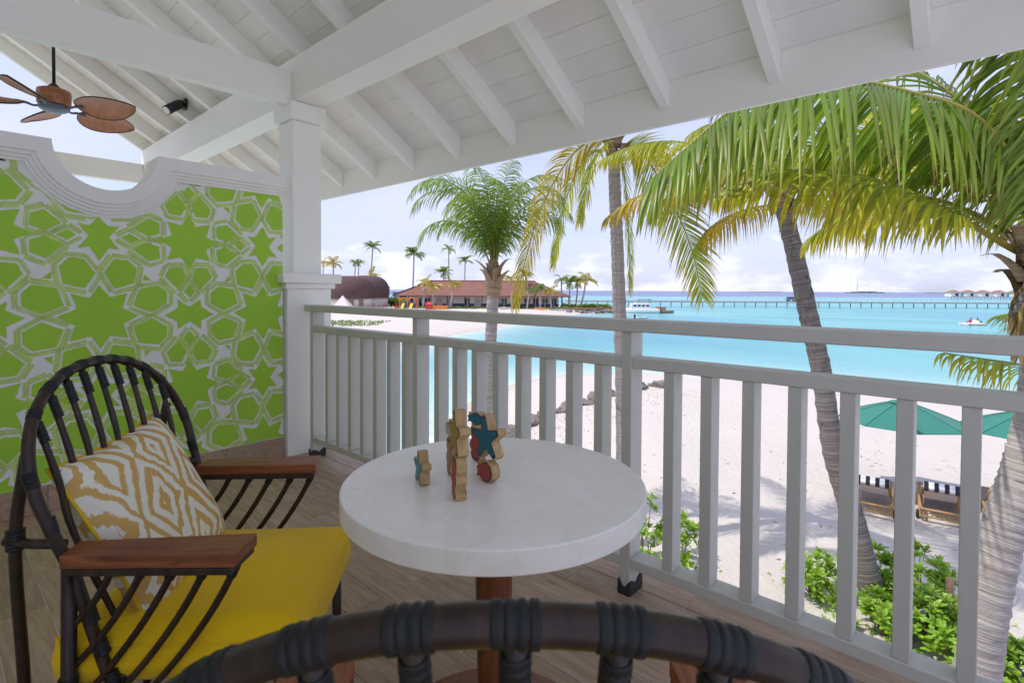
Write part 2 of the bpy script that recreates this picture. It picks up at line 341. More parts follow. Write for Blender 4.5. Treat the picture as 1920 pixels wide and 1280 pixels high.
# ------------------------------------------------------------------ mesh helpers
class MB:
    def __init__(s): s.v = []; s.f = []; s.uv = []; s.col = []; s.sm = []
    def add(s, verts, faces, uvs=None, cols=None, smooth=False):
        o = len(s.v); s.v += [tuple(v) for v in verts]
        s.uv += list(uvs) if uvs else [(0, 0)]*len(verts)
        s.col += list(cols) if cols else [(0, 0, 0)]*len(verts)
        for f in faces: s.f.append([i+o for i in f]); s.sm.append(smooth)
        return s
    def box(s, x0, x1, y0, y1, z0, z1, M=None, bev=0.0):
        if bev > 0:
            bm = bmesh.new(); bmesh.ops.create_cube(bm, size=1)
            for v in bm.verts: v.co = Vector(((x0+x1)/2+v.co.x*(x1-x0), (y0+y1)/2+v.co.y*(y1-y0), (z0+z1)/2+v.co.z*(z1-z0)))
            bmesh.ops.bevel(bm, geom=list(bm.edges), offset=bev, segments=1, affect='EDGES', profile=0.5)
            vs = [v.co.copy() for v in bm.verts]; bm.verts.index_update(); fs = [[v.index for v in f.verts] for f in bm.faces]; bm.free()
        else:
            vs = [Vector(p) for p in ((x0, y0, z0), (x1, y0, z0), (x1, y1, z0), (x0, y1, z0), (x0, y0, z1), (x1, y0, z1), (x1, y1, z1), (x0, y1, z1))]
            fs = [(0, 3, 2, 1), (4, 5, 6, 7), (0, 1, 5, 4), (1, 2, 6, 5), (2, 3, 7, 6), (3, 0, 4, 7)]
        if M is not None: vs = [M @ v for v in vs]
        return s.add(vs, fs)
    def tube(s, pts, r, seg=10, caps=True, smooth=True, up=None):
        pts = [Vector(p) for p in pts]; n = len(pts)
        rs = r if isinstance(r, (list, tuple)) else [r]*n
        vs = []; uvs = []; L = 0; ref = None
        for i, p in enumerate(pts):
            t = (pts[min(i+1, n-1)]-pts[max(i-1, 0)])
            if t.length < 1e-9: t = Vector((0, 0, 1))
            t.normalize()
            if ref is None:
                ref = Vector((0, 0, 1)) if abs(t.z) < 0.9 else Vector((1, 0, 0))
            a = (ref-t*ref.dot(t)); 
            if a.length < 1e-6: a = t.orthogonal()
            a.normalize(); ref = a; b = t.cross(a)
            if i: L += (p-pts[i-1]).length
            for k in range(seg):
                q = 2*PI*k/seg
                vs.append(p+(a*math.cos(q)+b*math.sin(q))*rs[i]); uvs.append((abs(2*k/seg-1), L))
        fs = []
        for i in range(n-1):
            for k in range(seg):
                k2 = (k+1) % seg
                fs.append((i*seg+k, i*seg+k2, (i+1)*seg+k2, (i+1)*seg+k))
        s.add(vs, fs, uvs, None, smooth)
        if caps:
            o = len(s.v)-len(vs)
            s.f.append([o+k for k in range(seg)][::-1]); s.sm.append(False)
            s.f.append([o+(n-1)*seg+k for k in range(seg)]); s.sm.append(False)
        return s
    def lathe(s, prof, seg=32, c=(0, 0, 0), smooth=True, M=None):
        vs = []; c = Vector(c)
        for r, z in prof:
            for k in range(seg):
                q = 2*PI*k/seg; p = Vector((r*math.cos(q), r*math.sin(q), z))
                vs.append((M @ p if M else p)+c)
        fs = []
        for i in range(len(prof)-1):
            for k in range(seg):
                k2 = (k+1) % seg; fs.append((i*seg+k, i*seg+k2, (i+1)*seg+k2, (i+1)*seg+k))
        s.add(vs, fs, None, None, smooth); o = len(s.v)-len(vs)
        if prof[0][0] > 1e-6: s.f.append([o+k for k in range(seg)][::-1]); s.sm.append(False)
        if prof[-1][0] > 1e-6: s.f.append([o+(len(prof)-1)*seg+k for k in range(seg)]); s.sm.append(False)
        return s
    def prism(s, poly, h0, h1, fn):
        # poly list of (a,b); fn(a,b,h)->Vector
        n = len(poly)
        vs = [fn(a, b, h0) for a, b in poly]+[fn(a, b, h1) for a, b in poly]
        fs = [list(range(n))[::-1], list(range(n, 2*n))]+[(i, (i+1) % n, n+(i+1) % n, n+i) for i in range(n)]
        return s.add(vs, fs)
    def mesh(s, name, origin=(0, 0, 0)):
        o = Vector(origin)
        me = bpy.data.meshes.new(name)
        me.from_pydata([tuple(Vector(v)-o) for v in s.v], [], s.f)
        me.polygons.foreach_set('use_smooth', s.sm)
        if any(u != (0, 0) for u in s.uv):
            ul = me.uv_layers.new(name='UVMap')
            li = [0]*len(me.loops); me.loops.foreach_get('vertex_index', li)
            flat = []
            for i in li: flat += [s.uv[i][0], s.uv[i][1]]
            ul.data.foreach_set('uv', flat)
        if any(c != (0, 0, 0) for c in s.col):
            ca = me.color_attributes.new('Col', 'FLOAT_COLOR', 'POINT'); fl = []
            for c in s.col: fl += [c[0], c[1], c[2], 1.0]
            ca.data.foreach_set('color', fl)
        me.update(); return me

def link(name, me, mat, parent=None, loc=None):
    o = bpy.data.objects.new(name, me); COL.objects.link(o)
    if mat and not me.materials: me.materials.append(MATS[mat])
    if parent: o.parent = parent
    if loc is not None: o.location = loc
    return o
def tag(o, label=None, cat=None, group=None, kind=None):
    if label: o['label'] = label
    if cat: o['category'] = cat
    if group: o['group'] = group
    if kind: o['kind'] = kind
    return o
def root(name, loc, label, cat, group=None, rotz=0):
    o = bpy.data.objects.new(name, None); COL.objects.link(o); o.empty_display_size = 0.1
    o.location = loc; o.rotation_euler = (0, 0, rotz); return tag(o, label, cat, group)
def part(name, mb, mat, parent, world=True):
    # geometry given in world space (or, world=False, in the parent's own space)
    org = Vector((0, 0, 0))
    if world:
        p = parent
        while p: org += p.location; p = p.parent
    return link(name, mb.mesh(name, org), mat, parent)
def one(name, mb, mat, base, label, cat, group=None, kind=None):
    o = link(name, mb.mesh(name, base), mat); o.location = base; return tag(o, label, cat, group, kind)
def copy_tree(o, parent=None):
    c = o.copy(); COL.objects.link(c); c.parent = parent
    for ch in list(o.children): copy_tree(ch, c)
    return c
def struct(name, mb, mat, base=(0, 0, 0)):
    o = link(name, mb.mesh(name, base), mat); o.location = base; o['kind'] = 'structure'; return o
def spline(pts, n):
    pts = [Vector(p) for p in pts]; P = [pts[0]*2-pts[1]]+pts+[pts[-1]*2-pts[-2]]; out = []
    m = len(pts)-1
    for i in range(n+1):
        t = i/n*m; k = min(int(t), m-1); u = t-k
        a, b, c, d = P[k], P[k+1], P[k+2], P[k+3]
        out.append(0.5*((2*b)+(c-a)*u+(2*a-5*b+4*c-d)*u*u+(3*b-a-3*c+d)*u**3))
    return out

# ================================================================== THE BALCONY
XW = -3.82                     # face of the painted partition wall
YR = 1.881                     # inner face of the railing
SLOPE = 0.63
def zraf(y): return 2.905-SLOPE*(y-1.839)
RD = 0.155                     # rafter depth
rnd = random.Random(3)

# floor slab with separate wood-look tiles
slab = struct('balcony_floor', MB().box(-8.0, 1.0, -2.1, 2.112, -0.26, -0.0035), 'grout')
tile_meshes = {}
def tile_obj(x0, x1, y0, y1):
    key = (round(x1-x0, 3), round(y1-y0, 3))
    if key not in tile_meshes:
        tile_meshes[key] = MB().box(-key[0]/2, key[0]/2, -key[1]/2, key[1]/2, -0.010, 0.0, None, 0.0012).mesh('tile')
    link('tile', tile_meshes[key], 'wood_tile', slab, ((x0+x1)/2, (y0+y1)/2, rnd.uniform(-0.0004, 0.0004)))
LT, WT, G = 0.91, 0.15, 0.0045
for k in range(-6, 13):
    y0 = 0.16+WT*k; off = -3.595+(0.455 if k % 2 else 0.0)-LT*2
    x = off
    while x < 1.0:
        a, b = max(x, -3.815), min(x+LT, 1.0)
        if b-a > 0.05: tile_obj(a+G/2, b-G/2, y0+G/2, y0+WT-G/2)
        x += LT
# the house behind: back wall of the balcony and the storey below
struct('house_wall', MB().box(-8.0, 0.80, -2.25, -2.1, -0.26, 5.6).box(-7.9, 0.8, -2.2, 1.3, -4.6, -0.262), 'plaster')

# ---- painted partition wall
wall = root('partition_wall', (XW, 1.0, 0), 'lime green partition wall painted with white star strapwork, semicircular notch in its top', 'wall')
YC, ZC, RC, ZT = 0.725, 2.0275, 0.2475, 2.02
def outline(o, ya, yb, n=28):
    r = RC+o; zl = ZT-o; h = ZC-zl
    dy_ = math.sqrt(max(r*r-h*h, 0)); a0 = math.atan2(-h, -dy_); a1 = math.atan2(-h, dy_)
    if a0 > 0: a0 -= 2*PI
    pts = [(ya, zl)]
    for i in range(n+1):
        a = a0+(a1-a0)*i/n; pts.append((YC+r*math.cos(a), ZC+r*math.sin(a)))
    pts.append((yb, zl)); return pts
def wx(h): return lambda a, b, hh: Vector((XW+hh, a, b))
core = MB()
ol = outline(0.006, -2.09, 1.755)
core.prism(ol+[(1.755, 0.0), (-2.09, 0.0)], -0.15, 0.0, wx(0))
part('wall_core', core, 'mural_white', wall)
corn = MB()
for k, (o, p) in enumerate(((0.078, 0.050), (0.098, 0.036), (0.117, 0.023), (0.135, 0.011))):
    a = outline(0.002*k, -2.09, 1.712+p); b = outline(o, -2.09, 1.712+p)
    vs = []; n = len(a)
    for h in (-0.16-p, p):
        vs += [Vector((XW+h, y, z)) for y, z in a]+[Vector((XW+h, y, z)) for y, z in b]
    fs = []
    for i in range(n-1):
        fs += [(2*n+i, 2*n+n+i, 2*n+n+i+1, 2*n+i+1), (i, i+1, n+i+1, n+i), (i, 2*n+i, 2*n+i+1, i+1), (n+i, n+i+1, 3*n+i+1, 3*n+i)]
    fs += [(n-1, 2*n-1, 4*n-1, 3*n-1)[::-1], (0, n, 3*n, 2*n)]
    corn.add(vs, fs)
part('cornice', corn, 'plaster', wall)
AG = 0.46; PY, PZ = 1.148, 1.515
def rot4(poly):
    out = []
    for q in range(4):
        c, s = [(1, 0), (0, 1), (-1, 0), (0, -1)][q]
        for m in (1, -1): out.append([(c*x-s*y*m, s*x+c*y*m) for x, y in poly])
    return out
def star(n, R, r): return [((R if i % 2 == 0 else r)*math.cos(PI*i/n), (R if i % 2 == 0 else r)*math.sin(PI*i/n)) for i in range(2*n)]
A_ = [(.163, .108), (.222, .134), (.298, .064), (.223, .015), (.160, .042)]
B_ = [(-.180, .290), (-.137, .333), (-.070, .335), (-.020, .255), (-.064, .163), (-.163, .190)]
S_ = [(0, .14), (-.045, .064), (-.098, .070), (-.046, 0), (-.098, -.070), (-.045, -.064), (0, -.14), (.045, -.064), (.098, -.070), (.046, 0), (.098, .070), (.045, .064)]
D_ = [(-.195, 0), (-.147, .033), (-.105, 0), (-.147, -.033)]
T_ = [(.206, -.246), (.247, -.206), (.246, -.246)]
polys = []; strokes = []
def put(poly, cy_, cz_, stroke=True):
    p = [(cy_+x+rnd.uniform(-.004, .004), cz_+y+rnd.uniform(-.004, .004)) for x, y in poly]
    polys.append(p)
    if stroke: strokes.append((p, (cy_+sum(x for x, _ in poly)/len(poly), cz_+sum(y for _, y in poly)/len(poly))))
for i in range(-8, 4):
    for j in range(-4, 4):
        cy_, cz_ = PY+i*AG, PZ+j*AG
        if i % 2 == 0 and j % 2 == 0:
            put(star(8, .172, .106), cy_, cz_, False)
            for q in rot4(A_): put(q, cy_, cz_)
            for c, s in ((1, 0), (0, 1), (-1, 0), (0, -1)): put([(c*x-s*y, s*x+c*y) for x, y in T_], cy_, cz_, False)
        elif i % 2 and j % 2:
            put(star(8, .190, .118), cy_, cz_, False)
            for q in rot4(B_): put(q, cy_, cz_)
        else:
            hz = (j % 2 != 0)
            tr_ = (lambda P: [(y, x) for x, y in P]) if hz else (lambda P: P)
            put(tr_(S_), cy_, cz_, False); put(tr_(D_), cy_, cz_); put(tr_([(-x, y) for x, y in D_]), cy_, cz_)
def clip(p, f):
    out = []
    for i in range(len(p)):
        a, b = p[i], p[(i+1) % len(p)]; fa, fb = f(a), f(b)
        if fa >= 0: out.append(a)
        if (fa >= 0) != (fb >= 0):
            t = fa/(fa-fb); out.append((a[0]+(b[0]-a[0])*t, a[1]+(b[1]-a[1])*t))
    return out
def fit(p):
    for f in (lambda q: 1.884-q[1], lambda q: q[1]-0.150, lambda q: 1.752-q[0], lambda q: q[0]+2.0):
        p = clip(p, f)
        if len(p) < 3: return None
    q2 = []; inn = 0
    for y, z in p:
        d_ = math.hypot(y-YC, z-ZC); rr = RC+0.155
        if d_ < rr:
            inn += 1; k = rr/max(d_, 1e-6); y, z = YC+(y-YC)*k, ZC+(z-ZC)*k
            if z > 1.884: z = 1.884
        q2.append((y, z))
    return None if inn >= len(p)-1 else q2
gm = MB()
for p in polys:
    p = fit(p)
    if p:
        # densify and wobble the brushed outline
        q = []
        for i in range(len(p)):
            a, b = p[i], p[(i+1) % len(p)]
            for t in (0, 0.34, 0.67):
                w = 0.0 if t == 0 else rnd.uniform(-0.0025, 0.0025)
                q.append((a[0]+(b[0]-a[0])*t+w, a[1]+(b[1]-a[1])*t+w))
        ar = sum(q[i][0]*q[(i+1) % len(q)][1]-q[(i+1) % len(q)][0]*q[i][1] for i in range(len(q)))
        if ar < 0: q = q[::-1]
        gm.add([Vector((XW+0.0022, y, z)) for y, z in q], [list(range(len(q)))])
part('green_motifs', gm, 'mural_green', wall)
bm_ = MB()
for p, c in strokes:
    for i in range(len(p)):
        a, b = Vector(p[i]), Vector(p[(i+1) % len(p)])
        d_ = b-a
        if d_.length < 0.02: continue
        t = d_.normalized(); nrm = Vector((t.y, -t.x))
        if nrm.dot((a+b)/2-Vector(c)) < 0: nrm = -nrm
        o0 = rnd.uniform(0.004, 0.014); w = rnd.uniform(0.020, 0.032)
        a2, b2 = a-t*0.01+nrm*o0, b+t*0.012+nrm*o0*rnd.uniform(.7, 1.3)
        quad = fit([tuple(a2), tuple(b2), tuple(b2+nrm*w), tuple(a2+nrm*w)])
        if not quad or len(quad) != 4: continue
        u0 = rnd.uniform(0, 40)
        n4 = [Vector((XW+0.0008+len(bm_.f)*2.2e-7, y, z)) for y, z in quad]
        bm_.add(n4, [(0, 1, 2, 3)], [(u0, u0), (u0+d_.length*8, u0), (u0+d_.length*8, u0+w*8), (u0, u0+w*8)])
part('brush_strokes', bm_, 'mural_brush', wall)
ys = [1.752, 1.36, 0.45, -0.46, -1.37]
for a, b in zip(ys[1:], ys[:-1]):
    part('skirting_tile', MB().box(XW, XW+0.011, a+0.002, b-0.002, 0.002, 0.146, None, 0.0015), 'wood_tile', wall)

# ---- columns
def column(x1, y0, label):
    t = root('column', (x1-0.16, y0+0.17, 0), label, 'column', 'white columns carrying the beam')
    part('pedestal', MB().box(x1-0.33, x1, y0, y0+0.342, 0, 1.222, None, 0.004), 'white_paint', t)
    part('pedestal_cap', MB().box(x1-0.35, x1+0.022, y0-0.022, y0+0.365, 1.223, 1.262, None, 0.004).box(x1-0.385, x1+0.055, y0-0.055, y0+0.40, 1.263, 1.332, None, 0.004), 'white_paint', t)
    part('shaft', MB().box(x1-0.284, x1-0.062, y0+0.071, y0+0.296, 1.333, 2.463, None, 0.004), 'white_paint', t)
    part('capital', MB().box(x1-0.312, x1-0.034, y0+0.043, y0+0.324, 2.464, 2.597, None, 0.005), 'white_paint', t)
    return t
column(-3.779, 1.768, 'white square column at the end of the painted wall, carrying the beam')
column(-7.70, 1.768, 'far white column beyond the painted wall, glimpsed through the notch')

# ---- roof: beams, rafters, boards, fascia
roof = root('veranda_roof', (0, 2, 2.6), 'white boarded veranda roof on sloping rafters over the balcony', 'roof')
XL, XR = -7.86, 0.80
def sheared(mb, x0, x1, ya, yb, zf, h0, h1):
    vs = [(x, y, zf(y)+h) for h in (h0, h1) for x, y in ((x0, ya), (x1, ya), (x1, yb), (x0, yb))]
    mb.add(vs, [(0, 3, 2, 1), (4, 5, 6, 7), (0, 1, 5, 4), (1, 2, 6, 5), (2, 3, 7, 6), (3, 0, 4, 7)])
    return mb
part('main_beam', MB().box(XL+0.02, XR, 1.839, 2.058, 2.60, 2.91, None, 0.003), 'white_paint', roof)
part('tie_beam', MB().box(-3.945, -3.842, -2.1, 1.837, 2.569, 2.815, None, 0.003), 'white_paint', roof)
part('tie_beam', MB().box(-7.83, -7.73, -2.1, 1.837, 2.50, 2.73, None, 0.003), 'white_paint', roof)
rx = [-0.245-0.585*k for k in range(-1, 13)]+[-7.80]
rm = sheared(MB(), -0.027, 0.027, -2.095, 2.866, zraf, 0, RD).mesh('rafter', (0, 2, 2.6))
for x in rx: link('rafter', rm, 'white_paint', roof, (x, 0, 0))
y = 2.866; pm = None
pw = 0.140
pm = sheared(MB(), XL, XR, -pw+0.0012, -0.0012, lambda y: -SLOPE*y, 0, 0.016).mesh('plank')
while y > -2.05:
    p = link('plank', pm, 'plank_white', roof); p.location = Vector((0, y, zraf(y)+RD+0.001))-roof.location+Vector((0, 0, rnd.uniform(0, 0.0015)))
    y -= pw
part('backing_board', sheared(MB(), XL, XR, -2.09, 2.864, zraf, RD+0.0185, RD+0.024), 'plank_white', roof)
part('fascia', MB().box(XL-0.03, XR, 2.868, 2.894, 2.168, 2.435, None, 0.003), 'white_paint', roof)
part('roof_covering', sheared(MB(), XL-0.03, XR, -2.25, 2.96, zraf, RD+0.026, RD+0.09), 'thatch', roof)

# ---- railing
rl = root('balcony_railing', (-1.083, YR+0.05, 0), 'pale grey painted railing with square balusters along the balcony edge', 'railing')
posts = [-3.651, -2.447, -1.083, 0.28, 0.94]
part('top_rail', MB().box(-3.735, 0.97, YR-0.012, YR+0.082, 1.058, 1.106, None, 0.004), 'rail_paint', rl)
foot_m = None
for px in posts:
    po = part('post', MB().box(px-0.022, px+0.022, YR+0.002, YR+0.092, 0.030, 1.0575, None, 0.002), 'rail_paint', rl)
    f = MB(); hw = 0.028
    prof = [(YR-0.004, 0.001), (YR+0.098, 0.001), (YR+0.098, 0.062), (YR+0.080, 0.062), (YR+0.062, 0.050), (YR+0.047, 0.036), (YR+0.032, 0.050), (YR+0.014, 0.058), (YR-0.004, 0.058)]
    for xa, xb in ((px-hw, px-0.0225), (px+0.0225, px+hw)): f.prism(prof, xa, xb, lambda a, b, h: Vector((h, a, b)))
    pr2 = [(px-hw+0.0005, 0.001), (px+hw-0.0005, 0.001), (px+hw-0.0005, 0.060), (px+0.016, 0.050), (px+0.006, 0.032), (px, 0.026), (px-0.006, 0.032), (px-0.016, 0.050), (px-hw+0.0005, 0.060)]
    for ya, yb in ((YR-0.005, YR+0.0015), (YR+0.0925, YR+0.099)): f.prism(pr2, ya, yb, lambda a, b, h: Vector((a, h, b)))
    f.box(px-0.0222, px+0.0222, YR+0.0016, YR+0.0924, 0.001, 0.029)
    part('foot', f, 'black_rubber', po)
for a, b in zip(posts[:-1], posts[1:]):
    part('middle_rail', MB().box(a+0.0222, b-0.0222, YR+0.004, YR+0.090, 0.912, 0.956, None, 0.003), 'rail_paint', rl)
    part('bottom_rail', MB().box(a+0.0222, b-0.0222, YR+0.004, YR+0.090, 0.110, 0.152, None, 0.003), 'rail_paint', rl)
bal = MB().box(-0.021, 0.021, 0, 0.074, 0.1522, 0.9118, None, 0.002).mesh('baluster')
bx_ = [-3.454, -3.306, -3.157, -3.009, -2.862, -2.714, -2.562, -2.265, -2.115, -1.967, -1.816, -1.665, -1.517, -1.368, -1.22, -.906, -.763, -.617, -.472, -.325, -.183, -.038, .11, .43, .58, .73]
for x in bx_: link('baluster', bal, 'rail_paint', rl, Vector((x, YR+0.010, 0))-rl.location)

# ================================================================== FURNITURE
def bez(p0, p1, p2, n=8):
    p0, p1, p2 = Vector(p0), Vector(p1), Vector(p2)
    return [p0*(1-t)**2+p1*2*t*(1-t)+p2*t*t for t in [i/n for i in range(n+1)]]
def wrap(mb, pts, r, strands, seg=14):
    # corded binding: scalloped sleeve along a short path
    L = len(pts); sub = strands*6
    P_ = []; Rr = []
    pts = [Vector(p) for p in pts]
    for i in range(sub+1):
        t = i/sub*(L-1); k = min(int(t), L-2); P_.append(pts[k].lerp(pts[k+1], t-k))
        ph = (i % 6)/6
        Rr.append(r*(0.86+0.14*math.sqrt(max(0, math.sin(PI*ph))))+0.0003*math.sin(i*1.7))
    mb.tube(P_, Rr, seg)
RT = 0.0121
def recl(z): return -0.200-0.31*(z-0.64)
def hoop_pt(u):
    # u in -1..1 along the arch (0 = top)
    a = abs(u); sg = 1 if u >= 0 else -1
    q = (1-a)*PI/2
    yy = 0.304*math.copysign(abs(math.cos(q))**(0.92), 1)*sg; zz = 0.77+0.258*abs(math.sin(q))**(0.92)
    return Vector((recl(zz), yy, zz))
def hoop_z(yv):
    t = min(1, (abs(yv)/0.304)**(1/0.92)); q = math.acos(t); return 0.77+0.258*math.sin(q)**0.92
def make_chair(label):
    c = root('armchair', (0, 0, 0), label, 'chair', 'dark cane armchairs at the table')
    P = lambda n, mb, m, par=None: part(n, mb, m, par or c, False)
    hoop = [Vector((0.09, -0.262, 0.012)), Vector((recl(0.30), -0.268, 0.30)), Vector((recl(0.64), -0.278, 0.64))]
    arch = [hoop_pt(-1+2*i/48) for i in range(49)]
    path = spline(hoop, 14)[:-1]+[Vector((recl(0.70), -0.294, 0.70))]+arch
    rest = [Vector((p.x, -p.y, p.z)) for p in (spline(hoop, 14)[:-1]+[Vector((recl(0.70), -0.294, 0.70))])][::-1]
    hp = P('back_hoop', MB().tube(path+rest, RT, 16), 'cane')
    def bandpart(seg, rr, n, sg_): b_ = MB(); wrap(b_, seg, rr, n, sg_); P('hoop_binding', b_, 'binding', hp)
    def hoop_band(yv, n=4, half=0.0145):
        zt = hoop_z(yv); 
        seg = []
        for i in range(-3, 4):
            y2 = max(-0.3035, min(0.3035, yv+half*i/3*(1 if abs(yv) < 0.2 else 0.55))); seg.append(Vector((recl(hoop_z(y2)), y2, hoop_z(y2))))
        bandpart(seg, RT*1.13, n, 18)
    sy = [0.060*i for i in range(-4, 5)]
    for yv in sy:
        yh = yv if abs(yv) < 0.25 else math.copysign(0.254, yv)
        hoop_band(yh); zt = hoop_z(yh)
        top = Vector((recl(zt), yh, zt)); bot = Vector((recl(0.36)+0.01, yv*0.84, 0.36))
        mid = (top+bot)/2+Vector((-0.022+rnd.uniform(-.004, .004), rnd.uniform(-.004, .004), 0))
        sp = spline([top, top.lerp(mid, 0.5)+Vector((0.004, 0, 0)), mid, bot], 14)
        s_ = P('back_spindle', MB().tube(sp, [0.0072+0.0005*math.sin(i*1.9) for i in range(15)], 10), 'cane')
        b2 = MB(); wrap(b2, [top+(bot-top)*0.028, top+(bot-top)*0.105], 0.0100, 7, 12); P('spindle_binding', b2, 'binding', s_)
    for sg in (-1, 1):
        for z0, z1 in ((0.70, 0.735), (0.80, 0.835)):
            seg = [Vector((recl(z), sg*(0.294 if z < 0.75 else 0.302), z)) for z in (z0, (z0+z1)/2, z1)]; bandpart(seg, RT*1.13, 7, 16)
        for zz in (0.30, 0.37, 0.44, 0.51):
            seg = [Vector((recl(z), sg*0.272, z)) for z in (zz-0.016, zz+0.016)]; bandpart(seg, RT*1.16, 5, 14)
    P('back_rail', MB().tube([(recl(0.36)+0.008, -0.27, 0.36), (recl(0.36)-0.005, 0, 0.36), (recl(0.36)+0.008, 0.27, 0.36)], 0.012, 10), 'cane')
    for sg in (-1, 1):
        y_ = sg*0.282
        lg = P('rear_post', MB().tube([(-0.205, y_, 0), (-0.200, y_, 0.3), (-0.195, y_, 0.622)], 0.0145, 14), 'cane')
        b = MB(); wrap(b, [(-0.2, y_, 0.345), (-0.2, y_, 0.385)], 0.0185, 7); wrap(b, [(-0.2, y_, 0.27), (-0.2, y_, 0.30)], 0.0185, 5); P('post_binding', b, 'binding', lg)
        bl = P('leg', MB().tube(spline([(-0.335, sg*0.235, 0), (-0.315, sg*0.245, 0.3), (-0.318, sg*0.262, 0.66), (recl(0.86)-0.02, sg*0.268, 0.86)], 14), 0.0115, 10), 'cane')
        b = MB(); wrap(b, [(-0.317, sg*0.262, 0.655), (-0.317, sg*0.262, 0.70)], 0.0175, 6); P('leg_binding', b, 'binding', bl)
        P('brace', MB().tube([(-0.335, sg*0.264, 0.675), (-0.27, sg*0.275, 0.672), (-0.205, sg*0.280, 0.672)], 0.0105, 10), 'cane')
        P('leg', MB().tube([(0.235, sg*0.255, 0), (0.235, sg*0.262, 0.34)], 0.0145, 12), 'cane')
        # armrest board
        yi, yo_r, yo_f = sg*0.245, sg*0.318, sg*0.338
        def board(z0, z1, ins):
            m = MB(); pl = [(-0.196+ins, sg*0.248), (0.176-ins, sg*0.238), (0.166-ins, yo_f), (-0.190+ins, yo_r)]
            if sg < 0: pl = pl[::-1]
            n = len(pl); bm = bmesh.new(); vv = [bm.verts.new((x, y, z)) for z in (z0, z1) for x, y in pl]
            bm.faces.new(vv[:n][::-1]); bm.faces.new(vv[n:])
            for i in range(n): bm.faces.new((vv[i], vv[(i+1) % n], vv[n+(i+1) % n], vv[n+i]))
            bmesh.ops.recalc_face_normals(bm, faces=bm.faces)
            bmesh.ops.bevel(bm, geom=list(bm.edges), offset=0.0025, segments=2, affect='EDGES', profile=0.6)
            bm.verts.index_update(); m.add([v.co.copy() for v in bm.verts], [[v.index for v in f.verts] for f in bm.faces]); bm.free(); return m
        ar = P('armrest', board(0.636, 0.664, 0), 'teak')
        P('armrest_frame', board(0.620, 0.6355, 0.006), 'cane', ar)
        for i, xt in enumerate((-0.105, -0.04, 0.025, 0.09, 0.152)):
            ptop = Vector((xt, sg*0.288, 0.622)); pbot = Vector((xt-0.215, sg*0.272, 0.315))
            if pbot.x < -0.2:
                k = (-0.2-ptop.x)/(pbot.x-ptop.x); pbot = ptop.lerp(pbot, k)
            mid = ptop.lerp(pbot, 0.45)+Vector((0.018+0.004*i, 0, -0.012))
            sp = bez(ptop, mid, pbot, 10)
            s_ = P('arm_spindle', MB().tube(sp, [0.0082-0.0012*i2/10 for i2 in range(11)], 10), 'cane')
            b = MB(); wrap(b, [sp[0]+Vector((0, 0, -.001)), sp[1]], 0.0108, 4, 10); P('spindle_binding', b, 'binding', s_)
        P('side_rail', MB().tube([(-0.205, sg*0.275, 0.315), (0.235, sg*0.262, 0.315)], 0.0125, 10), 'cane')
    P('front_rail', MB().tube([(0.235, -0.26, 0.322), (0.235, 0.26, 0.322)], 0.0125, 10), 'cane')
    P('rear_rail', MB().tube([(-0.2, -0.27, 0.322), (-0.2, 0.27, 0.322)], 0.0125, 10), 'cane')
    # seat cushion: soft box with crown and piping
    m = MB(); nx, ny = 22, 22
    def cpt(u, v, top):
        # u,v in -1..1
        ex = 1-0.035*(1-abs(v)**4) if False else 1
        x = 0.012+0.268*u; y_ = 0.262*v*(1-0.02*(1-u*u))
        e = max(abs(u), abs(v)); rr = max(0.0, (e-0.86)/0.14); dome = 0.020*(1-u*u)*(1-v*v)+0.006*math.sin(3*u+1)*math.cos(2.2*v)
        z = 0.468-0.038*rr*rr+dome if top else 0.334+0.022*rr*rr
        f = 1.0
        return Vector((x, y_, z))
    vs = []; fs = []
    for top in (True, False):
        for i in range(nx+1):
            for j in range(ny+1):
                u = -1+2*i/nx; v = -1+2*j/ny
                u = math.copysign(abs(u)**0.75, u); v = math.copysign(abs(v)**0.75, v)
                # rounded plan corners
                if abs(u) > 0.86 and abs(v) > 0.86:
                    du, dv_ = abs(u)-0.86, abs(v)-0.86; q = math.hypot(du, dv_)
                    if q > 0.14: k = 0.14/q; u = math.copysign(0.86+du*k, u); v = math.copysign(0.86+dv_*k, v)
                vs.append(cpt(u, v, top))
    N = (nx+1)*(ny+1)
    for i in range(nx):
        for j in range(ny):
            a = i*(ny+1)+j; q = (a, a+ny+1, a+ny+2, a+1); fs.append(q); fs.append(tuple(x+N for x in q[::-1]))
    rim = [i*(ny+1) for i in range(nx+1)]+[nx*(ny+1)+j for j in range(1, ny+1)]+[i*(ny+1)+ny for i in range(nx-1, -1, -1)]+[j for j in range(ny-1, 0, -1)]
    # belly ring
    cen = Vector((0.012, 0, 0.40)); o = len(vs); nr = len(rim)
    for k in rim:
        p = (vs[k]+vs[k+N])/2; q = p-cen; q.z = 0; vs.append(p+q.normalized()*0.009)
    for i in range(nr):
        a, b = rim[i], rim[(i+1) % nr]; c0, c1 = o+i, o+(i+1) % nr
        fs += [(a, c0, c1, b), (c0, a+N, b+N, c1)]
    m.add(vs, fs, None, None, True)
    cu = P('seat_cushion', m, 'yellow_cloth')
    pp = MB(); tp = [vs[k]+Vector((0, 0, 0.0005)) for k in rim]; pp.tube(tp+[tp[0]], 0.0028, 6); P('cushion_piping', pp, 'yellow_cloth', cu)
    return c
chair = make_chair('dark cane armchair with yellow seat cushion and printed pillow beside the green wall')
chair2 = copy_tree(chair)
tag(chair2, 'dark cane armchair in the foreground seen from behind, at the lower picture edge')
chair.location = (-1.53, 0.54, 0.001); chair.rotation_euler.z = rad(47)
c2 = R0*0.003+F0*0.622
chair2.location = (c2.x, c2.y, 0.001); chair2.rotation_euler.z = YAW+PI/2

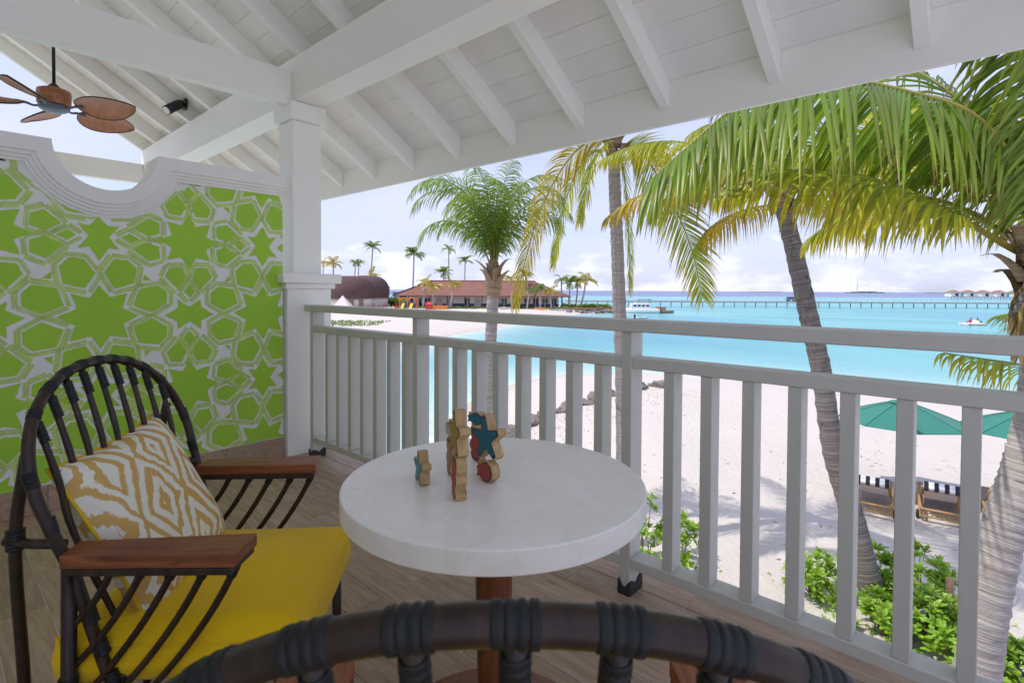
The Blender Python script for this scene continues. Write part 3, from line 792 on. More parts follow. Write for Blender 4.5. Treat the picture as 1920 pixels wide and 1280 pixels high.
# ---- pillow on the chair by the wall
def make_pillow():
    m = MB(); n = 28; S = 0.215; T = 0.066
    vs = []; uv = []; fs = []
    for sgn in (1, -1):
        for i in range(n+1):
            for j in range(n+1):
                u = -1+2*i/n; v = -1+2*j/n
                pin = 1-0.075*(1-abs(v)**2.2)*abs(u)**3; pin2 = 1-0.075*(1-abs(u)**2.2)*abs(v)**3
                x = S*u*pin; y_ = S*v*pin2
                th = T*((1-u**4)*(1-v**4))**0.55
                th += 0.006*math.sin(5*u+3*v)*(1-u*u)*(1-v*v)*sgn
                vs.append(Vector((x, y_, sgn*th))); uv.append((0.02+(u+1)/2, (v+1)/2+0.02))
    N = (n+1)**2
    for i in range(n):
        for j in range(n):
            a = i*(n+1)+j; q = (a, a+n+1, a+n+2, a+1); fs.append(q); fs.append(tuple(x+N for x in q[::-1]))
    m.add(vs, fs, uv, None, True)
    rim = [i*(n+1) for i in range(n+1)]+[n*(n+1)+j for j in range(1, n+1)]+[i*(n+1)+n for i in range(n-1, -1, -1)]+[j for j in range(n-1, 0, -1)]
    pp = MB().tube([vs[k] for k in rim]+[vs[rim[0]]], 0.0045, 8)
    return m, pp
pm_, pp_ = make_pillow()
pil = root('pillow', (0, 0, 0), 'square pillow with mustard and cream ikat print and yellow piping', 'pillow')
# pillow plane: local x -> chair's left (y), local y -> up the backrest, normal forward
ch_m = Matrix.Translation(chair.location) @ Matrix.Rotation(chair.rotation_euler.z, 4, 'Z')
tilt = rad(27)
yv = Vector((-math.sin(tilt), 0, math.cos(tilt))); xv = Vector((0, 1, 0)); zv = xv.cross(yv)
spin = Matrix.Rotation(rad(4), 4, 'Z')
bas = Matrix(((xv.x, yv.x, zv.x, -0.182), (xv.y, yv.y, zv.y, -0.005), (xv.z, yv.z, zv.z, 0.640), (0, 0, 0, 1)))
pil.matrix_world = ch_m @ bas @ spin
part('cover', pm_, 'ikat_cloth', pil, False); part('piping', pp_, 'piping', pil, False)

# ---- table
TB = Vector((-0.971, 0.966, 0))+R0*0.030; TZ = 0.735
tb = root('round_table', TB, 'round white stone table on a teak pedestal', 'table')
prof = [(0.0, -0.053), (0.377, -0.053), (0.380, -0.0515), (0.3815, -0.049), (0.3818, -0.0035), (0.3808, -0.001), (0.3785, 0.0), (0.0, 0.0)]
part('table_top', MB().lathe([(r, z+TZ) for r, z in prof], 128, TB, False), 'stone_top', tb)
part('pedestal', MB().lathe([(0.052, 0.683), (0.052, 0.64), (0.046, 0.4), (0.040, 0.14), (0.040, 0.034)][::-1], 40, TB), 'teak_leg', tb)
part('base_plate', MB().lathe([(0.0, 0.001), (0.288, 0.001), (0.294, 0.006), (0.295, 0.026), (0.290, 0.034), (0.0, 0.034)], 64, TB), 'teak', tb)
SC_MARK = True

# ---- carved wooden sea toys on the table
def toy(name, poly, base, ang, thick, mat, label, inset=0.0018, cat='toy', size=1.0, z0=TZ):
    # poly in (a,b), a across the face, b up; face normal points along ang
    n_ = Vector((math.cos(ang), math.sin(ang), 0)); a_ = Vector((-math.sin(ang), math.cos(ang), 0))
    b0 = min(b for _, b in poly)
    poly = [(a*size, (b-b0)*size) for a, b in poly]
    org = Vector((base[0], base[1], z0+0.0006))
    t = root(name, org, label, cat, 'carved wooden sea toys on the table')
    def fn(a, b, h): return a_*a+Vector((0, 0, b))+n_*h
    bm = bmesh.new(); N = len(poly)
    vv = [bm.verts.new(fn(a, b, h)) for h in (-thick/2, thick/2) for a, b in poly]
    bm.faces.new(vv[:N]); bm.faces.new(vv[N:])
    for i in range(N): bm.faces.new((vv[i], vv[(i+1) % N], vv[N+(i+1) % N], vv[N+i]))
    bmesh.ops.recalc_face_normals(bm, faces=bm.faces)
    bmesh.ops.bevel(bm, geom=[e for e in bm.edges], offset=0.0012, segments=2, affect='EDGES', profile=0.5)
    bm.verts.index_update(); m = MB().add([v.co.copy() for v in bm.verts], [[v.index for v in f.verts] for f in bm.faces], None, None, False); bm.free()
    part('block', m, 'toy_wood', t, False)
    ca = sum(a for a, _ in poly)/N; cb = sum(b for _, b in poly)/N
    for nm, k, e, mm in (('outline', 0.94, 0.0003, 'toy_line'), ('painted_face', 0.85, 0.0007, mat)):
        g = MB()
        for sgn in (1, -1):
            q = [fn(ca+(a-ca)*k, cb+(b-cb)*k, sgn*(thick/2+e)) for a, b in poly]
            g.add(q if sgn > 0 else q[::-1], [list(range(N))])
        part(nm, g, mm, t, False)
    return t
def star5(R, r, rot=PI/2, wob=0.0):
    out = []
    for i in range(10):
        a = rot+PI*i/5; q = R if i % 2 == 0 else r
        if i % 2 == 0:
            for da in (-0.13, 0.13): out.append((q*math.cos(a+da), q*math.sin(a+da)))
        else: out.append((q*math.cos(a), q*math.sin(a)))
    return out
sea_horse = [(0.00, 0.0), (0.018, 0.0), (0.020, 0.012), (0.012, 0.018), (0.016, 0.030), (0.024, 0.040), (0.024, 0.052), (0.017, 0.056), (0.025, 0.066), (0.027, 0.082), (0.022, 0.096), (-0.012, 0.096),
             (-0.020, 0.086), (-0.018, 0.072), (-0.010, 0.062), (-0.019, 0.052), (-0.022, 0.038), (-0.014, 0.028), (-0.018, 0.018), (-0.012, 0.006)]
fish = [(-0.030, 0.020), (-0.034, 0.034), (-0.026, 0.036), (-0.030, 0.048), (-0.018, 0.040), (-0.008, 0.050), (0.010, 0.054), (0.026, 0.046), (0.034, 0.030), (0.030, 0.014), (0.016, 0.002), (0.0, 0.0), (-0.014, 0.006), (-0.022, 0.012), (-0.034, 0.006)]
fa = math.atan2(-R0.y, -R0.x)       # faces look towards the armchair
toy('wooden_starfish', star5(0.044, 0.021), (-1.056, 0.838), fa+rad(24), 0.024, 'toy_teal', 'small blue wooden starfish standing alone, nearest the painted wall')
toy('wooden_seahorse', sea_horse, (-0.917, 0.834), fa+rad(20), 0.026, 'toy_red', 'red wooden seahorse under the yellow starfish, nearest the camera', size=1.05)
toy('wooden_starfish', star5(0.056, 0.027), (-0.919, 0.837), fa+rad(20), 0.026, 'toy_yellow', 'yellow wooden starfish balanced on the red seahorse', z0=TZ+0.1015)
toy('wooden_seahorse', sea_horse, (-1.052, 0.932), fa+rad(22), 0.020, 'toy_orange', 'pale orange wooden seahorse behind the yellow starfish', size=1.0)
toy('wooden_fish', [(a*1.0, b*0.75) for a, b in fish], (-1.052, 0.932), fa+rad(22), 0.018, 'toy_pale', 'pale wooden fish resting on the orange seahorse', z0=TZ+0.0967)
toy('wooden_fish', fish, (-0.945, 0.960), fa+rad(40), 0.026, 'toy_red', 'red wooden fish under the dark blue starfish')
toy('wooden_starfish', star5(0.060, 0.027, PI/2+0.12), (-0.946, 0.963), fa+rad(40), 0.026, 'toy_blue', 'dark blue wooden starfish balanced on the red fish', z0=TZ+0.0545)
toy('wooden_seahorse', sea_horse, (-1.084, 1.058), fa+rad(44), 0.024, 'toy_red', 'red wooden seahorse behind the dark blue starfish', size=1.05)
toy('wooden_fish', [(a, b*0.7) for a, b in fish], (-1.084, 1.058), fa+rad(44), 0.022, 'toy_blue', 'navy wooden fish lying on top of the rear red seahorse', z0=TZ+0.1015)

# ---- ceiling fan in the next bay and the spotlight
FP = Vector((-6.31, 0.82, 2.90))
fan = root('ceiling_fan', FP, 'ceiling fan with five brown oval leaf blades on a dark rod', 'fan')
part('rod', MB().tube([FP+Vector((0, 0, 0.10)), FP+Vector((0, 0, 0.86))], 0.013, 12), 'black_metal', fan)
part('rod_cup', MB().lathe([(0.05, 0.105), (0.045, 0.125), (0.022, 0.15), (0.014, 0.16)], 24, FP), 'black_metal', fan)
part('motor_housing', MB().lathe([(0.105, -0.045), (0.122, -0.03), (0.125, 0.07), (0.12, 0.09), (0.09, 0.104), (0.02, 0.106)], 36, FP), 'blade_wood', fan)
part('hub_plate', MB().lathe([(0.0, -0.105), (0.05, -0.102), (0.085, -0.092), (0.11, -0.075), (0.115, -0.05), (0.10, -0.047)], 36, FP), 'blue_metal', fan)
for k in range(5):
    a = YAW+k*2*PI/5
    M = Matrix.Translation(FP+Vector((0, 0, -0.055))) @ Matrix.Rotation(a, 4, 'Z') @ Matrix.Rotation(rad(-23), 4, 'X')
    arm = MB().tube([M @ Vector(p) for p in ((0.09, 0, 0), (0.14, 0, -0.012), (0.19, 0, 0.004), (0.26, 0, 0.006))], [0.011, 0.010, 0.012, 0.016], 8)
    ao = part('blade_bracket', arm, 'blue_metal', fan)
    m = MB(); vs = []; fs = []; nu, nv = 22, 8
    for top in (1, -1):
        for i in range(nu+1):
            u = i/nu; w = 0.150*(math.sin(PI*min(1, max(0.0, u))**0.85))**0.62 if 0 < u < 1 else 0.002
            for j in range(nv+1):
                v = -1+2*j/nv
                rib = 0.0022*math.cos(v*22)
                vs.append(M @ Vector((0.20+0.53*u, w*v, 0.010-0.018*(v*v)*(w/0.12)+0.004*top+rib*(1 if top < 0 else .5))))
    N = (nu+1)*(nv+1)
    for i in range(nu):
        for j in range(nv):
            q = (i*(nv+1)+j, (i+1)*(nv+1)+j, (i+1)*(nv+1)+j+1, i*(nv+1)+j+1); fs.append(q); fs.append(tuple(x+N for x in q[::-1]))
    m.add(vs, fs, None, None, True)
    b = part('blade', m, 'blade_wood', fan)
    edge = [vs[N+i*(nv+1)] for i in range(nu+1)]+[vs[N+i*(nv+1)+nv] for i in range(nu, -1, -1)]
    part('blade_rim', MB().tube(edge, 0.0042, 6), 'cane', b)
SP = Vector((-6.0, 1.80, 3.05))
spot = root('spotlight', SP, 'small black adjustable spotlight mounted by the beam under the rafters', 'spotlight')
part('mount', MB().lathe([(0.0, 0.012), (0.06, 0.012), (0.06, 0.03), (0.0, 0.03)], 24, SP, M=Matrix.Rotation(rad(90), 4, 'X')), 'black_metal', spot)
dirn = (Vector((0.25, -0.75, -0.62))).normalized()
part('arm', MB().tube([SP+Vector((0, -0.02, 0)), SP+Vector((0.01, -0.07, -0.01)), SP+Vector((0.02, -0.10, -0.03))], 0.012, 8), 'black_metal', spot)
h0 = SP+Vector((0.02, -0.08, -0.02))
hd = part('head', MB().tube([h0-dirn*0.03, h0, h0+dirn*0.16], [0.035, 0.045, 0.045], 20), 'black_metal', spot)
part('lens', MB().tube([h0+dirn*0.1605, h0+dirn*0.164], 0.036, 20), 'lamp_face', hd)

# ================================================================== BEACH AND SEA
SEA = -4.6
L1 = [(-40, 2), (-12, 8), (-4.2, 12), (-2.9, 17), (-2.8, 22.3), (-2.4, 27.3), (-.2, 32.7), (2.2, 36.2), (6, 37.6), (9.8, 37.7), (15.5, 35.4), (20.6, 32.4), (27, 28.9), (40, 24), (70, 15), (140, -5), (140, -60), (-60, -60)]
L2 = [(-25, 39), (-15.4, 46), (-13, 47), (-11.5, 53.4), (-7.1, 69), (-.9, 85.6), (7.6, 109), (15, 133), (24, 137), (32, 150), (27, 175), (10, 230), (-60, 330), (-300, 330), (-300, 30), (-60, 32)]
def sdist(poly, x, y):
    best = 1e18; inside = False; n = len(poly); j = n-1
    for i in range(n):
        x1, y1 = poly[j]; x2, y2 = poly[i]
        if (y1 > y) != (y2 > y) and x < (x2-x1)*(y-y1)/(y2-y1)+x1: inside = not inside
        ex, ey = x2-x1, y2-y1; t = ((x-x1)*ex+(y-y1)*ey)/(ex*ex+ey*ey); t = 0 if t < 0 else 1 if t > 1 else t
        q = (x-x1-t*ex)**2+(y-y1-t*ey)**2
        if q < best: best = q
        j = i
    s = math.sqrt(best); return s if inside else -s
def land(r, d):
    s = max(sdist(L1, r, d), sdist(L2, r, d))
    return s+0.5*noise.noise((r*0.25, d*0.25, 3.0))
def ground_z(r, d, s=None):
    if s is None: s = land(r, d)
    z = SEA+max(-1.5, min(0.82, s*0.105))
    if s > 0: z += 0.05*noise.noise((r*0.5, d*0.5, 0))*min(1, s/3)+0.018*noise.noise((r*1.7, d*1.7, 5))*min(1, s/3)
    return z
def polar(rings, na, a0, a1):
    return [[(rho*math.sin(a0+(a1-a0)*k/na), rho*math.cos(a0+(a1-a0)*k/na)) for k in range(na+1)] for rho in rings]
rings = [1.5*(700/1.5)**(i/150) for i in range(151)]
G_ = polar(rings, 300, rad(-88), rad(88))
vs = []; wet = []; fs = []; NA = 301
for row in G_:
    for r, d in row:
        s = land(r, d); vs.append(tuple(V(r, d, ground_z(r, d, s)))); wet.append(max(0.0, min(1.0, 1-abs(s-0.2)/1.3)))
for i in range(len(G_)-1):
    for k in range(NA-1): fs.append((i*NA+k, (i+1)*NA+k, (i+1)*NA+k+1, i*NA+k+1))
me = bpy.data.meshes.new('sand'); me.from_pydata(vs, [], [f[::-1] for f in fs]); me.polygons.foreach_set('use_smooth', [True]*len(fs))
at = me.attributes.new('wet', 'FLOAT', 'POINT'); at.data.foreach_set('value', wet)
so = link('sand', me, 'sand'); so['kind'] = 'structure'
rings = [6*(45000/6)**(i/110) for i in range(111)]
G_ = polar(rings, 240, rad(-89.5), rad(89.5)); vs = []; sh = []; fs = []; NA = 241
for row in G_:
    for r, d in row:
        vs.append(tuple(V(r, d, SEA)))
        if r*r+d*d < 90000:
            s = land(r, d); sh.append(max(0.0, min(1.0, math.exp(min(0, s)/6.5))))
        else: sh.append(0.0)
for i in range(len(G_)-1):
    for k in range(NA-1): fs.append((i*NA+k, i*NA+k+1, (i+1)*NA+k+1, (i+1)*NA+k))
me = bpy.data.meshes.new('sea'); me.from_pydata(vs, [], fs); me.polygons.foreach_set('use_smooth', [True]*len(fs))
at = me.attributes.new('shore', 'FLOAT', 'POINT'); at.data.foreach_set('value', sh)
wo_ = link('sea', me, 'water'); wo_['kind'] = 'structure'

# ---- rocks by the waterline, and the rubble between them
rk = random.Random(11); rock_m = []
for v_ in range(5):
    bm = bmesh.new(); bmesh.ops.create_icosphere(bm, subdivisions=3, radius=1)
    for v in bm.verts:
        n_ = noise.noise(v.co*1.3+Vector((v_*7, 0, 0)))*0.42+noise.noise(v.co*3.1+Vector((0, v_*5, 0)))*0.18
        c = v.co*(1+n_); v.co = Vector((c.x, c.y*0.85, c.z*0.62))
    m = bpy.data.meshes.new('rock'); bm.to_mesh(m); bm.free(); m.materials.append(MATS['rock']); rock_m.append(m)
rline = spline([(-1.6, 17.6, 0), (-0.2, 19.6, 0), (1.0, 22.0, 0), (3.0, 24.0, 0), (5.0, 26.0, 0), (7.4, 27.6, 0)], 40)
for i, p in enumerate(rline):
    for q in range(2 if i % 3 else 1):
        r, d = p.x+rk.uniform(-0.35, 0.35), p.y+rk.uniform(-0.45, 0.45); sz = rk.uniform(0.14, 0.36)*(1.25 if i > 30 else 1)
        o = link('rock', rock_m[rk.randrange(5)], None); o.location = V(r, d, ground_z(r, d)+sz*0.15)
        o.rotation_euler = (rk.uniform(-.3, .3), rk.uniform(-.3, .3), rk.uniform(0, 6.28)); o.scale = (sz, sz*rk.uniform(.8, 1.2), sz)
        tag(o, 'rough grey brown rock lying in the row along the waterline beyond the railing', 'rock', 'rocks along the waterline')
rb = MB()
for i in range(900):
    p = rline[rk.randrange(len(rline))]; r, d = p.x+rk.gauss(0.7, 0.9), p.y-abs(rk.gauss(0.8, 1.0)); s = rk.uniform(0.012, 0.06)
    c = V(r, d, ground_z(r, d)+s*0.3); q = [Vector((rk.uniform(.6, 1), 0, 0)), Vector((-.3, rk.uniform(.6, 1), 0)), Vector((-.5, -rk.uniform(.5, .9), 0)), Vector((0, 0, rk.uniform(.5, .9))), Vector((0, 0, -.5))]
    R_ = Matrix.Rotation(rk.uniform(0, 6.28), 3, 'Z')
    rb.add([c+R_ @ (k*s) for k in q], [(0, 1, 3), (1, 2, 3), (2, 0, 3), (1, 0, 4), (2, 1, 4), (0, 2, 4)])
one('coral_rubble', rb, 'rubble', V(2, 22, SEA), 'pale broken coral rubble scattered behind the rocks', 'rubble', None, 'stuff')

# ================================================================== PALMS
def leaflet_geo(mb, p, dir0, t, n_, length, width, hang, rng, segs=5, org=None, twist=0.0, fold=0.28):
    d_ = dir0.normalized(); pts = []; ws = []
    st = length/segs; q = Vector(p); g = Vector((0, 0, -1)); c = []; g_ = rng.random()
    vs = []; cols = []
    side_w = rng.uniform(-0.05, 0.05)
    for i in range(segs+1):
        u = i/segs
        ac = (t-d_*t.dot(d_))
        if ac.length < 1e-4: ac = d_.orthogonal()
        ac.normalize()
        if twist: ac = Matrix.Rotation(twist*u, 3, d_) @ ac
        nn = ac.cross(d_)
        w = width*(0.55+1.6*u if u < 0.28 else 1.0-((u-0.28)/0.72)**1.7*0.97)*0.5
        w = min(w, width*0.5)
        vs += [q-ac*w, q+nn*w*fold*2, q+ac*w]
        cols += [(u, g_, 0.0), (u, g_, 0.55), (u, g_, 0.0)]
        d_ = (d_+g*hang*(0.35+u)/segs*2.0+t*side_w/segs).normalized(); q = q+d_*st
    fs = []
    for i in range(segs):
        a = i*3; fs += [(a, a+1, a+4, a+3), (a+1, a+2, a+5, a+4)]
    o = Vector(org) if org is not None else Vector((0, 0, 0))
    mb.add([x-o for x in vs], fs, None, cols, True)
def make_frond(tree, pts, llen, mat, seed, pairs=60, width=0.036, hang=0.8, s0=0.16, rr=0.018, lift=0.25, split=False, sides=(1, -1), segs=5, sweep=(0.55, 1.1), tipmin=0.35, gap=0.0, tw=0.0, sidev=None, jit=0.08):
    rng = random.Random(seed); path = spline(pts, 40); n = len(path)
    rm_ = MB().tube(path, [rr*(1-0.85*(i/(n-1)))+0.002 for i in range(n)], 7)
    fr = MB()
    if split: fo = part('frond', rm_, 'rachis', tree)
    L_ = []
    for k in range(pairs):
        s = s0+(0.995-s0)*k/(pairs-1); x = s*(n-1); i = min(int(x), n-2); p = path[i].lerp(path[i+1], x-i)
        t = (path[min(i+2, n-1)]-path[max(i-1, 0)]).normalized()
        up = Vector((0, 0, 1)); side = t.cross(up)
        if side.length < 0.2: side = t.cross((path[-1]-path[0]).cross(up).cross(t)) if (path[-1]-path[0]).cross(up).length > .01 else t.orthogonal()
        if sidev is not None and (sidev-t*sidev.dot(t)).length > .25: side = sidev-t*sidev.dot(t)
        side.normalize()
        if tw: side = Matrix.Rotation(tw, 3, t) @ side
        nn = side.cross(t).normalized()
        u = (s-s0)/(1-s0)
        prof_ = min(1.0, 0.45+2.4*u) if u < 0.23 else 1.0-(1-tipmin)*((u-0.23)/0.77)**2.0
        for sg in sides:
            if gap and rng.random() < gap: continue
            al = sweep[0]+(sweep[1]-sweep[0])*u+rng.uniform(-jit, jit)
            dr = side*sg*math.cos(al)+t*math.sin(al)+nn*(lift*(1-u*0.6)+rng.uniform(-.10, .10))
            ln = llen*prof_*rng.uniform(0.80, 1.10)
            if split:
                m = MB(); leaflet_geo(m, p, dr, t, nn, ln, width*(0.75+0.25*prof_), hang*rng.uniform(.75, 1.25), rng, segs, org=p, twist=rng.uniform(-.5, .5))
                L_.append((m, p))
            else: leaflet_geo(fr, p, dr, t, nn, ln, width*(0.75+0.25*prof_), hang*rng.uniform(.75, 1.25), rng, segs, twist=rng.uniform(-.5, .5))
    if split:
        for m, p in L_:
            o = link('leaflet', m.mesh('leaflet'), mat, fo); o.location = p-tree.location
        return fo
    # rachis shares the mesh of its leaf: coloured as pale midrib
    o0 = len(fr.v); fr.add(rm_.v, rm_.f, None, [(0.3, 0.6, 1.0)]*len(rm_.v), True)
    return part('frond', fr, mat, tree)
def arc(base, az, el, length, droop, n=7, sideb=0.0, pw=1.35):
    h = Vector((math.cos(az), math.sin(az), 0)); sd_ = Vector((-h.y, h.x, 0)); pts = [Vector(base)]; st = length/n
    for i in range(n):
        e = el-droop*((i+0.5)/n)**pw
        pts.append(pts[-1]+(h*math.cos(e)+Vector((0, 0, 1))*math.sin(e)+sd_*sideb*i/n)*st)
    return pts
def trunk_part(tree, pts, r0, r1, mat, seed, n=90, flare=0.35):
    path = spline(pts, n); rng = random.Random(seed); rs = []
    for i in range(n+1):
        u = i/n; ring = 0.045*(1 if (i % 3 == 0) else -0.25)+rng.uniform(-.015, .015)
        rs.append((r0+(r1-r0)*u)*(1+flare*math.exp(-u*14))*(1+ring))
    path = [p+Vector((rng.uniform(-1, 1), rng.uniform(-1, 1), 0))*r0*0.025 for p in path]
    return part('trunk', MB().tube(path, rs, 20), mat, tree)
def leaf_bases(tree, c, up, n, r, ln, seed, mat='husk'):
    rng = random.Random(seed)
    for k in range(n):
        a = 2.4*k; z0 = -0.30+0.45*k/n; h = Vector((math.cos(a), math.sin(a), 0))
        p0 = Vector(c)+h*r*0.7+up*z0; L = ln*rng.uniform(.6, 1.2)
        pts = [p0, p0+h*r*0.5+up*L*0.4, p0+h*(r*0.8+L*0.25)+up*L*0.75, p0+h*(r*0.9+L*0.55)+up*L*rng.uniform(.6, .95)]
        mb = MB(); path = spline(pts, 6); vs = []; sd_ = h.cross(Vector((0, 0, 1)))
        for i, q in enumerate(path):
            w = r*(0.85*(1-i/6)**0.8+0.18); th = r*(0.30*(1-i/6)+0.08)
            vs += [q-sd_*w, q-sd_*w*0.5+h*th, q+sd_*w*0.5+h*th, q+sd_*w, q-h*th*0.2]
        fs = []
        for i in range(6):
            for j in range(5): fs.append((i*5+j, i*5+(j+1) % 5, (i+1)*5+(j+1) % 5, (i+1)*5+j))
        fs += [(4, 3, 2, 1, 0), (30, 31, 32, 33, 34)]
        mb.add(vs, fs, [(v[0]*3, v[2]*2) for v in vs], None, True); part('leaf_base', mb, mat, tree)
def az_of(r, d): q = R0*r+F0*d; return math.atan2(q.y, q.x)

# palm with upswept lush crown, behind the left part of the railing
A0 = V(-.65, 12, ground_z(-.65, 12)-0.1)
pa = root('palm_tree', A0, 'coconut palm with upswept bushy green crown in front of the red roofed building', 'palm tree', 'coconut palms on the beach')
At = V(-.42, 12, 1.30)
trunk_part(pa, [A0, V(-.60, 12, -2.2), V(-.53, 12, -.7), V(-.46, 12, .4), At], 0.150, 0.125, 'bark_pale', 1)
trunk_top = MB().tube(spline([At-Vector((0, 0, .25)), At, At+Vector((0, 0, .3)), At+Vector((0, 0, .62))], 12), [0.13, 0.15, 0.17, 0.185, 0.19, 0.19, 0.185, 0.18, 0.17, 0.15, 0.13, 0.11, 0.08], 16); part('crown_shaft', trunk_top, 'husk', pa)
leaf_bases(pa, At+Vector((0, 0, .20)), Vector((0, 0, 1)), 11, 0.13, 0.42, 2)
Ac = At+Vector((0, 0, .35))
for k, (a_r, a_d, el, ln, dr, pw) in enumerate(((-1, .1, 80, 3.2, 155, 2.2), (-1, -.5, 80, 3.4, 150, 2.4), (-.5, 1, 84, 3.2, 120, 2.4), (.15, -1, 80, 3.0, 145, 2.2), (.9, -.5, 82, 3.1, 150, 2.4), (1, .3, 80, 3.2, 145, 2.2), (.5, 1, 84, 3.1, 120, 2.4), (-.3, -1, 86, 3.0, 110, 2.4), (.3, .2, 88, 2.8, 30, 2.4), (-.8, .6, 76, 2.7, 150, 1.9), (1, 0, 85, 3.2, 120, 2.6), (-1, -.1, 85, 3.2, 125, 2.6), (.7, -.3, 76, 2.5, 150, 1.9), (-.9, -.3, 72, 2.5, 150, 1.9), (-.5, -.8, 80, 2.9, 150, 2.2))):
    make_frond(pa, arc(Ac+Vector((0, 0, -.1*(k % 3))), az_of(a_r, a_d), rad(el), ln, rad(dr), 10, 0, pw), 0.74, 'frond_lush' if k % 4 else 'frond_green', 20+k, 58, 0.028, 1.3, 0.20, 0.020, 0.1, segs=5, sweep=(0.35, 0.8), tw=0.7*(k % 3-1), gap=0.10, jit=0.16)
# tall straight palm in the middle
B0 = V(2.27, 10.6, ground_z(2.27, 10.6)-0.1)
pb = root('palm_tree', B0, 'tall coconut palm with straight pale trunk and a long yellow drooping frond', 'palm tree', 'coconut palms on the beach')
Bt = V(2.03, 10.8, 4.00)
trunk_part(pb, [B0, V(2.23, 10.65, -1.2), V(2.13, 10.75, 1.7), V(2.07, 10.8, 3.1), Bt], 0.140, 0.115, 'bark_pale', 4)
leaf_bases(pb, Bt+Vector((0, 0, .15)), Vector((0, 0, 1)), 10, 0.13, 0.35, 5)
Bc = Bt+Vector((0, 0, .2))
fd = lambda L: [V(*q) for q in L]
fb = lambda L: [V(r, d, z-0.26) for r, d, z in L]
make_frond(pb, fb([(2.0, 10.8, 4.45), (1.55, 10.6, 4.45), (1.05, 10.45, 3.98), (.55, 10.3, 3.05), (.24, 10.25, 2.0), (.06, 10.2, 1.15)]), 0.86, 'frond_yellow', 41, 74, 0.034, 0.75, 0.08, 0.022, 0.1, sweep=(0.55, 1.05), tw=rad(55))
make_frond(pb, fb([(2.0, 10.8, 4.4), (1.5, 11.0, 4.2), (1.15, 11.1, 3.5), (.95, 11.2, 2.6), (.85, 11.2, 2.0)]), 0.66, 'frond_olive', 42, 60, 0.032, 0.9, 0.12, 0.018, 0.1, tw=rad(-50))
make_frond(pb, fb([(2.05, 10.8, 4.45), (2.5, 10.6, 4.25), (3.05, 10.4, 3.3), (3.45, 10.3, 2.3), (3.66, 10.25, 1.35)]), 1.0, 'frond_olive', 43, 84, 0.033, 0.35, 0.12, 0.022, 0.1, sweep=(0.6, 0.95), tw=rad(78))
make_frond(pb, fb([(2.05, 10.8, 4.4), (2.25, 11.0, 4.1), (2.4, 11.2, 3.2), (2.48, 11.3, 2.2), (2.5, 11.3, 1.5)]), 0.74, 'frond_olive', 44, 64, 0.032, 0.5, 0.12, 0.020, 0.1, tw=rad(75))
make_frond(pb, fb([(2.0, 10.75, 4.35), (1.7, 10.3, 4.2), (1.45, 9.95, 3.75), (1.3, 9.7, 3.2), (1.2, 9.5, 2.7)]), 0.72, 'frond_olive', 45, 60, 0.032, 0.8, 0.10, 0.020, 0.1, tw=rad(40))
make_frond(pb, fb([(2.1, 10.75, 4.35), (2.6, 10.5, 4.3), (3.1, 10.3, 3.9), (3.5, 10.15, 3.3)]), 0.72, 'frond_olive', 46, 60, 0.032, 1.2, 0.10, 0.020, 0.1, tw=rad(30))
for k, (a_r, a_d, el, ln, dr, mt) in enumerate(((-1, .3, 30, 3.3, 70, 'frond_olive'), (-.8, -.6, 45, 3.2, 75, 'frond_green'), (.2, -1, 40, 3.0, 85, 'frond_olive'), (1, -.3, 45, 3.2, 70, 'frond_green'), (.8, .6, 55, 3.2, 60, 'frond_green'), (-.2, 1, 50, 3.2, 70, 'frond_green'), (-1, 0, 62, 3.0, 60, 'frond_green'), (.3, .3, 80, 2.8, 30, 'frond_green'))):
    make_frond(pb, arc(Bc, az_of(a_r, a_d), rad(el), ln, rad(dr)), 0.75, mt, 50+k, 54, 0.032, 0.8, 0.14, 0.020, 0.2)
# leaning palm
C0 = V(5.77, 8.34, ground_z(5.77, 8.34)-0.1)
pc = root('palm_tree', C0, 'leaning coconut palm with dark grey trunk rising from the green shrubs', 'palm tree', 'coconut palms on the beach')
Ct = V(4.33, 8.6, 2.66)
trunk_part(pc, [C0, V(5.44, 8.38, -2.42), V(5.12, 8.42, -1.33), V(4.93, 8.46, -.07), V(4.74, 8.5, .8), V(4.54, 8.55, 1.75), Ct], 0.165, 0.125, 'bark_grey', 7, flare=0.5)
leaf_bases(pc, Ct+Vector((0, 0, .1)), Vector((0, 0, 1)), 10, 0.13, 0.32, 8)
Cc = Ct+Vector((0, 0, .25))
for k, (a_r, a_d, el, ln, dr, mt) in enumerate(((1, -.10, 25, 3.7, 52, 'frond_olive'), (1, .35, 34, 3.7, 60, 'frond_olive'), (1, -.5, 42, 3.6, 66, 'frond_olive'), (.6, .9, 40, 3.4, 66, 'frond_olive'), (.1, 1, 45, 3.3, 70, 'frond_olive'), (-.5, .9, 30, 3.2, 72, 'frond_yellow'), (-1, .4, 22, 3.0, 64, 'frond_yellow'), (-1, -.1, 40, 3.2, 72, 'frond_olive'), (-.8, -.7, 40, 3.0, 72, 'frond_olive'), (.2, -1, 45, 2.6, 66, 'frond_olive'), (.7, -.8, 20, 3.0, 50, 'frond_olive'), (.4, .5, 68, 3.2, 60, 'frond_green'), (-.4, -.2, 72, 3.2, 60, 'frond_green'), (.8, .1, 12, 3.3, 38, 'frond_yellow'), (.9, .7, 14, 3.4, 46, 'frond_yellow'), (-.2, .8, 8, 2.6, 50, 'frond_yellow'))):
    make_frond(pc, arc(Cc+Vector((0, 0, -.02*k)), az_of(a_r, a_d), rad(el), ln, rad(dr)), 0.86, mt, 80+k, 66, 0.034, 2.0, 0.12, 0.020, 0.10)
